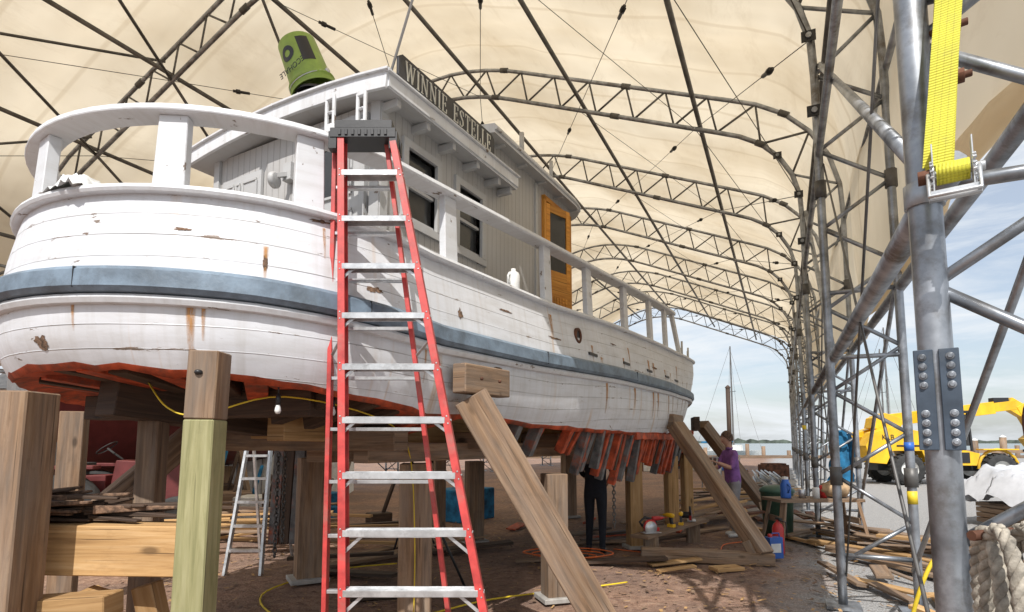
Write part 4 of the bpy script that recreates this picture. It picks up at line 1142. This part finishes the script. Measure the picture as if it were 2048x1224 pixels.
g.make('wrapped_lumber_stack',[simple('white_tarp',(.60,.61,.64),.4,var=.12,scale=2),M['wood_old']],recalc=False)
g=MB();bx,by=4.35,8.7
g.beam((bx-.45,by,.74),(bx+.85,by+.1,.74),.55,.045,0)
for sx in(-.35,.75):
    for sy in(-.2,.25):
        g.beam((bx+sx,by+sy,.72),(bx+sx+(-.12 if sx<0 else .12),by+sy*1.4,0),.09,.04,0)
    g.beam((bx+sx,by-.22,.45),(bx+sx,by+.28,.45),.03,.09,0)
g.make('workbench',[M['wood_old']],bevel=.004)
g=MB();g.lathe((bx-.22,by,.763),(0,0,1),[(0,0),(.07,0),(.075,.02),(.075,.2),(.05,.25),(.05,.28),(0,.28)],0,20);g.tube([(bx-.22,by-.07,.98),(bx-.2,by-.12,.93),(bx-.22,by-.08,.85)],.012,0,6);g.lathe((bx-.22,by,1.04),(0,0,1),[(.045,0),(.045,.04),(0,.045)],1,14);g.make('blue_water_jug',[M['blue'],M['white']])
g=MB()
for k in range(5):
    x=bx+.05+.16*k;g.lathe((x,by+.05*(-1)**k,.763),(0,0,1),[(0,0),(.05,0),(.05,.12+.03*(k%3)),(.04,.13+.03*(k%3)),(0,.13+.03*(k%3))],k%4,14)
g.make('paint_cans',[M['alu'],M['white'],M['redp'],M['rust']])
g=MB();g.lathe((bx+.15,by+1.1,0),(0,0,1),[(0,0),(.22,0),(.26,.75),(.28,.76),(.28,.8),(.2,.86),(0,.88)],0,24);g.make('trash_can',[simple('green_can',(.04,.10,.07),.5)])
g=MB();
rr=[]
for i in range(12):
    rr.append([Vector((bx+.55+.22*math.cos(a)*math.sin(math.pi*i/11)*(1+.25*noise.noise(Vector((i,a,2)))),by+.05+.16*math.sin(a)*math.sin(math.pi*i/11),.76+.13-.13*math.cos(math.pi*i/11)+.03*noise.noise(Vector((i*.8,a*2,7))))) for a in [2*math.pi*j/16 for j in range(17)]])
g.grid(rr);g.make('canvas_bag',[simple('tan_canvas',(.38,.26,.15),.9,var=.3)],recalc=False)
g=MB();g.box((3.58,7.95,.17),(.2,.12,.28),0,.2);g.box((3.58,7.885,.17),(.15,.006,.12),1,.2);g.lathe((3.53,7.95,.31),(0,0,1),[(.03,0),(.03,.04),(0,.045)],2,12);g.tube([(3.55,7.95,.31),(3.56,7.95,.36),(3.66,7.97,.36),(3.67,7.97,.31)],.01,0,6);g.make('solvent_can',[M['blue'],M['white'],M['redp']],bevel=.01)
g=MB();g.lathe((3.85,8.4,0),(0,0,1),[(0,0),(.075,0),(.08,.02),(.08,.36),(.06,.42),(.025,.45),(.025,.48),(0,.48)],0,20);g.box((3.85,8.36,.5),(.04,.14,.03),1);g.tube([(3.85,8.38,.48),(3.95,8.36,.45),(3.95,8.34,.25)],.01,1,6);g.make('fire_extinguisher',[M['redp'],M['black']])
g=MB();g.beam((1.75,8.0,.30),(3.1,9.5,.34),.28,.045,0);g.beam((1.95,8.15,0),(1.95,8.15,.28),.2,.1,0);g.beam((2.9,9.3,0),(2.9,9.3,.3),.2,.1,0);g.make('plank_trestle',[M['wood_old']],bevel=.004)
def drill(name,x,y,z,rz,m):
    e=empty(name,(x,y,z),rz);g=MB();g.lathe((-.1,0,.18),(1,0,0),[(0,0),(.03,.005),(.035,.05),(.03,.13),(.02,.15),(.018,.19),(.006,.2),(.004,.27),(0,.27)],0,14)
    g.beam((-.04,0,.17),(-.06,0,.05),.035,.045,1);g.box((-.05,0,.03),(.11,.07,.05),0);g.make('tool_body',[m,M['black']],e,bevel=.004)
drill('cordless_drill',2.1,8.35,.33,.4,M['redp']);drill('cordless_drill',2.35,8.7,.33,2.2,M['yellow']);drill('cordless_drill',2.6,8.9,.33,1.2,M['yellow'])
def saw(name,x,y,z,rz):
    e=empty(name,(x,y,z),rz);g=MB();g.box((0,0,.01),(.26,.13,.008),2);g.lathe((0,-.01,.07),(0,1,0),[(0,0),(.095,0),(.095,.003),(0,.003)],2,32)
    g.lathe((0,.0,.09),(0,1,0),[(.0,0),(.10,0),(.10,.035),(0,.04)],0,20);g.lathe((0,.03,.09),(0,1,0),[(.05,0),(.05,.12),(.03,.14),(0,.14)],1,16)
    g.tube([(-.12,.02,.1),(-.16,.02,.16),(-.08,.02,.22),(.02,.02,.19)],.018,1,8);g.make('tool_body',[M['redp'],M['black'],M['alu']],e)
saw('circular_saw',1.95,8.15,.33,.3);saw('circular_saw',2.85,9.2,.36,1.3)
def boards(name,cx,cy,n,spx,spy,an,mats,h=.25,Lr=(.8,2.4)):
    g=MB()
    for k in range(n):
        x=cx+random.gauss(0,spx);y=cy+random.gauss(0,spy);L=random.uniform(*Lr);a=an+random.gauss(0,.35);z=.03+random.random()*h*math.exp(-((x-cx)/spx)**2*.5)
        d=Vector((math.cos(a),math.sin(a),0))*L/2;g.beam(Vector((x,y,z))-d,Vector((x,y,z+random.uniform(-.04,.08)))+d,random.uniform(.06,.2),random.uniform(.02,.045),random.randrange(len(mats)),up=(random.uniform(-.15,.15),0,1))
    g.make(name,[M[m] for m in mats],bevel=.003)
boards('scrap_lumber_pile',5.35,8.3,26,.45,.8,1.9,['wood_old','wood_new','wood_old'],.35)
boards('scrap_lumber_pile',4.0,6.4,7,.30,.6,1.6,['wood_old','wood_new'],.10,(.3,1.0))
boards('scrap_lumber_pile',4.6,11.5,22,.8,.9,1.0,['wood_new','wood_old','rust'],.5)
boards('scrap_lumber_pile',6.6,15.5,22,1.0,1.0,.3,['wood_old','wood_new','wood_dark'],.4,(1,3))
boards('loose_boards',2.6,7.2,4,.6,.3,.2,['wood_old','wood_new','wood_old'],.02,(.3,.7))
boards('loose_boards',1.9,9.6,14,.9,.8,.5,['wood_old','red_prime','wood_dark'],.05,(.3,1.3))
boards('scrap_lumber_pile',-4.2,9.2,26,1.2,.8,.2,['wood_old','wood_dark','wood_new'],.6,(1,3))
boards('loose_boards',-.6,7.6,9,1.2,.8,.3,['wood_old','wood_dark'],.03,(.5,2.4))
g=MB()
for k in range(24): 
    x=8.2+random.uniform(-.4,.4);g.tube([(x,18+random.uniform(-.3,.3),.15+.06*(k%6)),(x+1.2,21.5,.25+.06*(k%6))],.03,0,6)
for k in range(9): g.tube([(6.6+k*.16,20,0),(6.9+k*.16,20.6,1.1)],.02,0,6)
g.make('pipe_stack',[M['steel']])
g=MB()
for k in range(14):
    x=7+random.uniform(0,5);y=25+random.uniform(0,9);s_=random.uniform(.4,.9);rz=random.random()
    g.box((x,y,s_*.4),(s_*1.3,s_,s_*.8),random.randrange(5),rz)
    g.box((x,y,s_*.83),(s_*1.1,s_*.8,s_*.1),random.randrange(5),rz)
g.make('yard_crates',[M['wood_old'],M['white'],M['wood_dark'],M['rust'],M['blue']],bevel=.02)
g=MB();rr=[]
J0=TP(.50,10.95)+Vector((.34,-.1,0))
for i in range(26):
    z=1.80-.034*i;wd=.10+.004*i+(.05 if 2<i<9 else 0)
    rr.append([J0+Vector((math.cos(a)*wd*(1+.35*noise.noise(Vector((a*2,i*.25,0)))),math.sin(a)*.09*(1+.5*noise.noise(Vector((a*4,i*.15,3)))),z)) for a in [2*math.pi*j/36 for j in range(37)]])
g.grid(rr);
for s in(-1,1): g.tube([J0+Vector((s*.11,-.03,1.74)),J0+Vector((s*.17,-.06,1.52)),J0+Vector((s*.15,-.08,1.22))],[.055,.05,.04],0,10)
g.tube([J0+Vector((0,0,1.78)),J0+Vector((-.2,.06,1.95))],.006,0,6)
g.make('hanging_jacket',[M['bluecloth']],recalc=False)
def cord(name,pts,r,mat,sm=6):
    P=[Vector(p) for p in pts];out=[]
    for i in range(len(P)-1):
        p0=P[max(0,i-1)];p1=P[i];p2=P[i+1];p3=P[min(len(P)-1,i+2)]
        for k in range(sm):
            t=k/sm;out.append(.5*((2*p1)+(-p0+p2)*t+(2*p0-5*p1+4*p2-p3)*t*t+(-p0+3*p1-3*p2+p3)*t**3))
    out.append(P[-1]);g=MB();g.tube(out,r,0,7);g.make(name,[M[mat]])
cord('yellow_extension_cord',[(-1.5,7.6,.03),(-2.2,7.2,.03),(-2.6,6.2,.03),(-2.2,5.4,.03),(-1.6,5.1,.03),(-.9,5.3,.03),(-.2,5.9,.03),(.9,6.4,.03),(1.3,6.6,.03)],.009,'cordy')
cord('yellow_extension_cord',[(2.35,3.6,-.0),(2.4,3.55,.5),(2.5,3.5,.85),(2.62,3.5,.95),(2.8,3.5,.93),(3.1,3.6,.8)],.012,'cordy')
cord('orange_extension_cord',[(.8+.5*math.cos(i*1.1)*(.5+.04*i),8.0+.28*math.sin(i*1.1)*(.5+.04*i),.02+.004*i) for i in range(22)],.009,'cordo')
cord('orange_extension_cord',[(1.5,8.6,.03),(2.2,8.2,.03),(2.9,8.3,.03),(3.3,9.0,.03),(3.9,9.3,.03)],.008,'cordo')
cord('yellow_extension_cord',[(-2.25,3.5,1.97),(-2.0,3.3,1.80),(-1.8,3.3,1.76),(-1.4,3.5,1.88),(-.9,4.0,1.75),(-.85,4.75,1.5),(-.80,4.78,.8),(-.8,4.78,.05)],.005,'cordy')
g=MB()
for (x,y) in((-1.38,3.35),(-1.12,3.55)):
    g.tube([(x,y,1.98),(x,y,1.86)],.005,1,6);g.tube([(x,y,1.88),(x,y,1.82)],.014,1,10);g.lathe((x,y,1.765),(0,0,1),[(0,0),(.012,.003),(.019,.02),(.016,.036),(.010,.055)],0,14)
g.make('work_lamp',[M['white'],M['black']])
# ------------------------------------------------------------------ LEFT BACKGROUND
sh=empty('white_storage_shed',(-9.5,17,0),R(8));g=MB()
g.box((0,0,1.5),(9,3,3),0);g.prism([(-4.7,-1.7,3),(-4.7,0,3.9),(-4.7,1.7,3)],(9.4,0,0),1)
for k in range(40): g.box((-4.4+k*.22,-1.512,1.5),(.02,.02,2.9),2)
g.box((-2,-1.53,1.05),(1,.05,2.1),2);g.box((1.5,-1.53,1.8),(1.2,.05,.9),3)
g.make('shed_body',[M['white'],M['steel_dark'],M['greycl'],M['glass']],sh)
tr=empty('small_tractor',(-6.6,9.9,0),R(15));g=MB()
for x,y,r in((-.7,-.6,.55),(-.7,.6,.55),(.9,-.5,.35),(.9,.5,.35)):
    g.lathe((x,y-.12,r),(0,1,0),[(0,.02),(r*.5,.02),(r*.55,0),(r*.95,0),(r,.05),(r,.2),(r*.95,.25),(r*.5,.25),(0,.22)],1,24)
g.prism([(-.2,-.3,.6),(1.4,-.3,.55),(1.45,-.3,1.0),(1.2,-.3,1.2),(-.1,-.3,1.3)],(0,.6,0),0);g.box((-.7,0,.9),(.9,.5,.3),0);g.box((-.8,0,1.2),(.45,.45,.12),1);g.box((-1.0,0,1.4),(.1,.45,.4),1)
for y in(-.6,.6): g.box((-.7,y,1.2),(.9,.3,.06),0)
g.tube([(-.1,0,1.3),(-.35,0,1.5)],.02,1,6);g.lathe((-.35,0,1.5),(-.6,0,.8),[(.17,0),(.19,.01),(.17,.02)],1,16);g.tube([(.9,.15,1.2),(.9,.15,1.7)],.03,1,8)
g.make('tractor_body',[M['maroon'],M['rubber']],tr,bevel=.01)
al=empty('aluminium_stepladder');g=MB();lx,ly=-3.25,7.3
for s in(-1,1):
    g.beam((lx+s*.22,ly-.25,0),(lx+s*.14,ly+.1,1.8),.03,.07,0,up=(0,1,0));g.beam((lx+s*.22,ly+.75,0),(lx+s*.14,ly+.15,1.8),.03,.04,0,up=(0,1,0))
for k in range(6):
    t=(k+1)/6.3;g.beam((lx-.21+.08*t,ly-.25+.35*t,1.8*t),(lx+.21-.08*t,ly-.25+.35*t,1.8*t),.08,.03,0)
g.box((lx,ly+.12,1.82),(.36,.2,.05),0);g.make('ladder_frame',[M['alu']],al)
g=MB();
for k in range(4): g.beam((-2.95+.13*k,7.2,.35),(-2.9+.13*k,7.2,1.9-.1*k),.125,.08,k%2,up=(0,1,0))
g.make('detached_rudder',[M['rib_grey'],M['wood_dark']],bevel=.008)
def chain(name,x,y,z0,z1):
    g=MB();z=z0;k=0
    while z<z1:
        c=Vector((x,y,z));a=Vector((1,0,0)) if k%2 else Vector((0,1,0))
        g.tube([c+a*.02*math.cos(t)+Vector((0,0,.032*math.sin(t))) for t in [2*math.pi*i/10 for i in range(11)]],.008,0,6,cap=False);z+=.048;k+=1
    g.make(name,[M['steel_dark']])
chain('hanging_chain',-2.65,6.5,.35,1.5);chain('hanging_chain',-2.58,6.52,.5,1.5);chain('hanging_chain',1.36,7.7,.5,1.25)
g=MB()
for x,y in((-.9,6.4),(-1.5,8.6)):
    for a in(0,2.1,4.2): g.tube([(x,y,.85),(x+.4*math.cos(a),y+.4*math.sin(a),0)],.015,0,6)
    g.tube([(x,y,.6),(x,y,1.5)],.025,0,8)
g.make('tripod_stand',[M['black']])
g=MB()
for k in range(26):
    x=random.uniform(-9,-1);y=random.uniform(11,14.5);s_=random.uniform(.3,.8);rz=random.random()
    g.box((x,y,s_*.4),(s_*1.4,s_,s_*.8),random.randrange(5),rz);g.tube([(x,y,0),(x+.3,y,random.uniform(.8,1.6))],.04,random.randrange(5),8)
g.make('yard_clutter',[M['wood_old'],M['white'],M['wood_dark'],M['bluecloth'],M['wood_dark']],bevel=.02)
b2=empty('dark_hulled_boat',(-8.3,12.2,0),R(-25));g=MB();rows_=[]
for i in range(13):
    t=i/12;y=lerp(-4,4,t);hb=1.3*math.sqrt(max(0,1-(2*t-1)**2*.97))
    rows_.append([Vector((hb*k,y,2.3-1.4*(1-abs(k)**2.2)+.3*(2*t-1)**2)) for k in (-1,-.9,-.7,-.4,0,.4,.7,.9,1)])
g.grid(rows_,0);
for y in(-2.5,0,2.5): g.beam((0,y,0),(0,y,1.0),.25,.25,1)
for s in(-1,1):
    for y in(-2,2): g.beam((s*1.6,y,0),(s*1.05,y,1.6),.1,.1,1)
g.box((0,-.5,2.9),(1.4,2.6,1.2),2);g.box((0,-.5,3.55),(1.7,3.0,.1),2)
g.make('boat_body',[M['maroon'],M['wood_old'],M['white']],b2,recalc=False)
def sailboat(name,x,y,h,rz=0):
    e=empty(name,(x,y,-.5),rz);g=MB();rows_=[]
    for i in range(9):
        t=i/8;xx=lerp(-4.5,4.5,t);hb=1.4*math.sin(math.pi*min(1,.15+t*.85))+.02
        rows_.append([Vector((xx,hb*k,1.2-1.1*(1-abs(k)**2))) for k in(-1,-.8,-.4,0,.4,.8,1)])
    g.grid(rows_,0);g.grid([[r[0] for r in rows_],[r[-1] for r in rows_]],0)
    g.box((-.5,0,1.5),(3.4,1.4,.6),0);g.tube([(.6,0,1.2),(.6,0,h)],[.11,.07],1,8);g.tube([(.5,0,2.2),(-3.6,0,2.1)],.08,2,8)
    g.tube([(4.4,0,1.2),(.6,0,h*.97)],.018,1,4);g.tube([(-4.4,0,1.2),(.6,0,h)],.018,1,4)
    for s in(-1,1): g.tube([(.6,s*1.3,1.2),(.6,s*.5,h*.6),(.6,0,h*.95)],.018,1,4)
    g.tube([(.6,-.7,h*.6),(.6,.7,h*.6)],.03,1,6);g.make('sailboat_body',[M['white'],M['steel_dark'],M['bluecloth']],e,recalc=False)
sailboat('sailboat',24.3,64,13,.3);sailboat('sailboat',43,66,15.5,-.4);sailboat('sailboat',46.5,72,14,.2)
g=MB();g.tube([(20.0,52.5,0),(20.0,52.5,6.6)],.2,0,10);g.lathe((20,52.5,6.6),(0,0,1),[(.24,0),(.24,.1),(0,.3)],0,10);g.make('dock_mast_pole',[M['wood_dark']])
g=MB()
for k in range(5200):
    s=random.uniform(2.0,14);l=random.uniform(-7,1.2);p=TP(l,s);a=random.random()*6.28;L=random.uniform(.008,.05);W=random.uniform(.005,.018)
    d=Vector((math.cos(a),math.sin(a),random.uniform(-.2,.2)))*L;e=Vector((-math.sin(a),math.cos(a),0))*W;p.z=.02+random.random()*.012
    b=len(g.v);g.v+= [p-d-e,p+d-e,p+d+e,p-d+e];g.face((b,b+1,b+2,b+3),[(0,0),(1,0),(1,1),(0,1)],random.randrange(3),random.random())
g.make('wood_chips',[M['wood_new'],M['wood_old'],M['bare']],recalc=False)
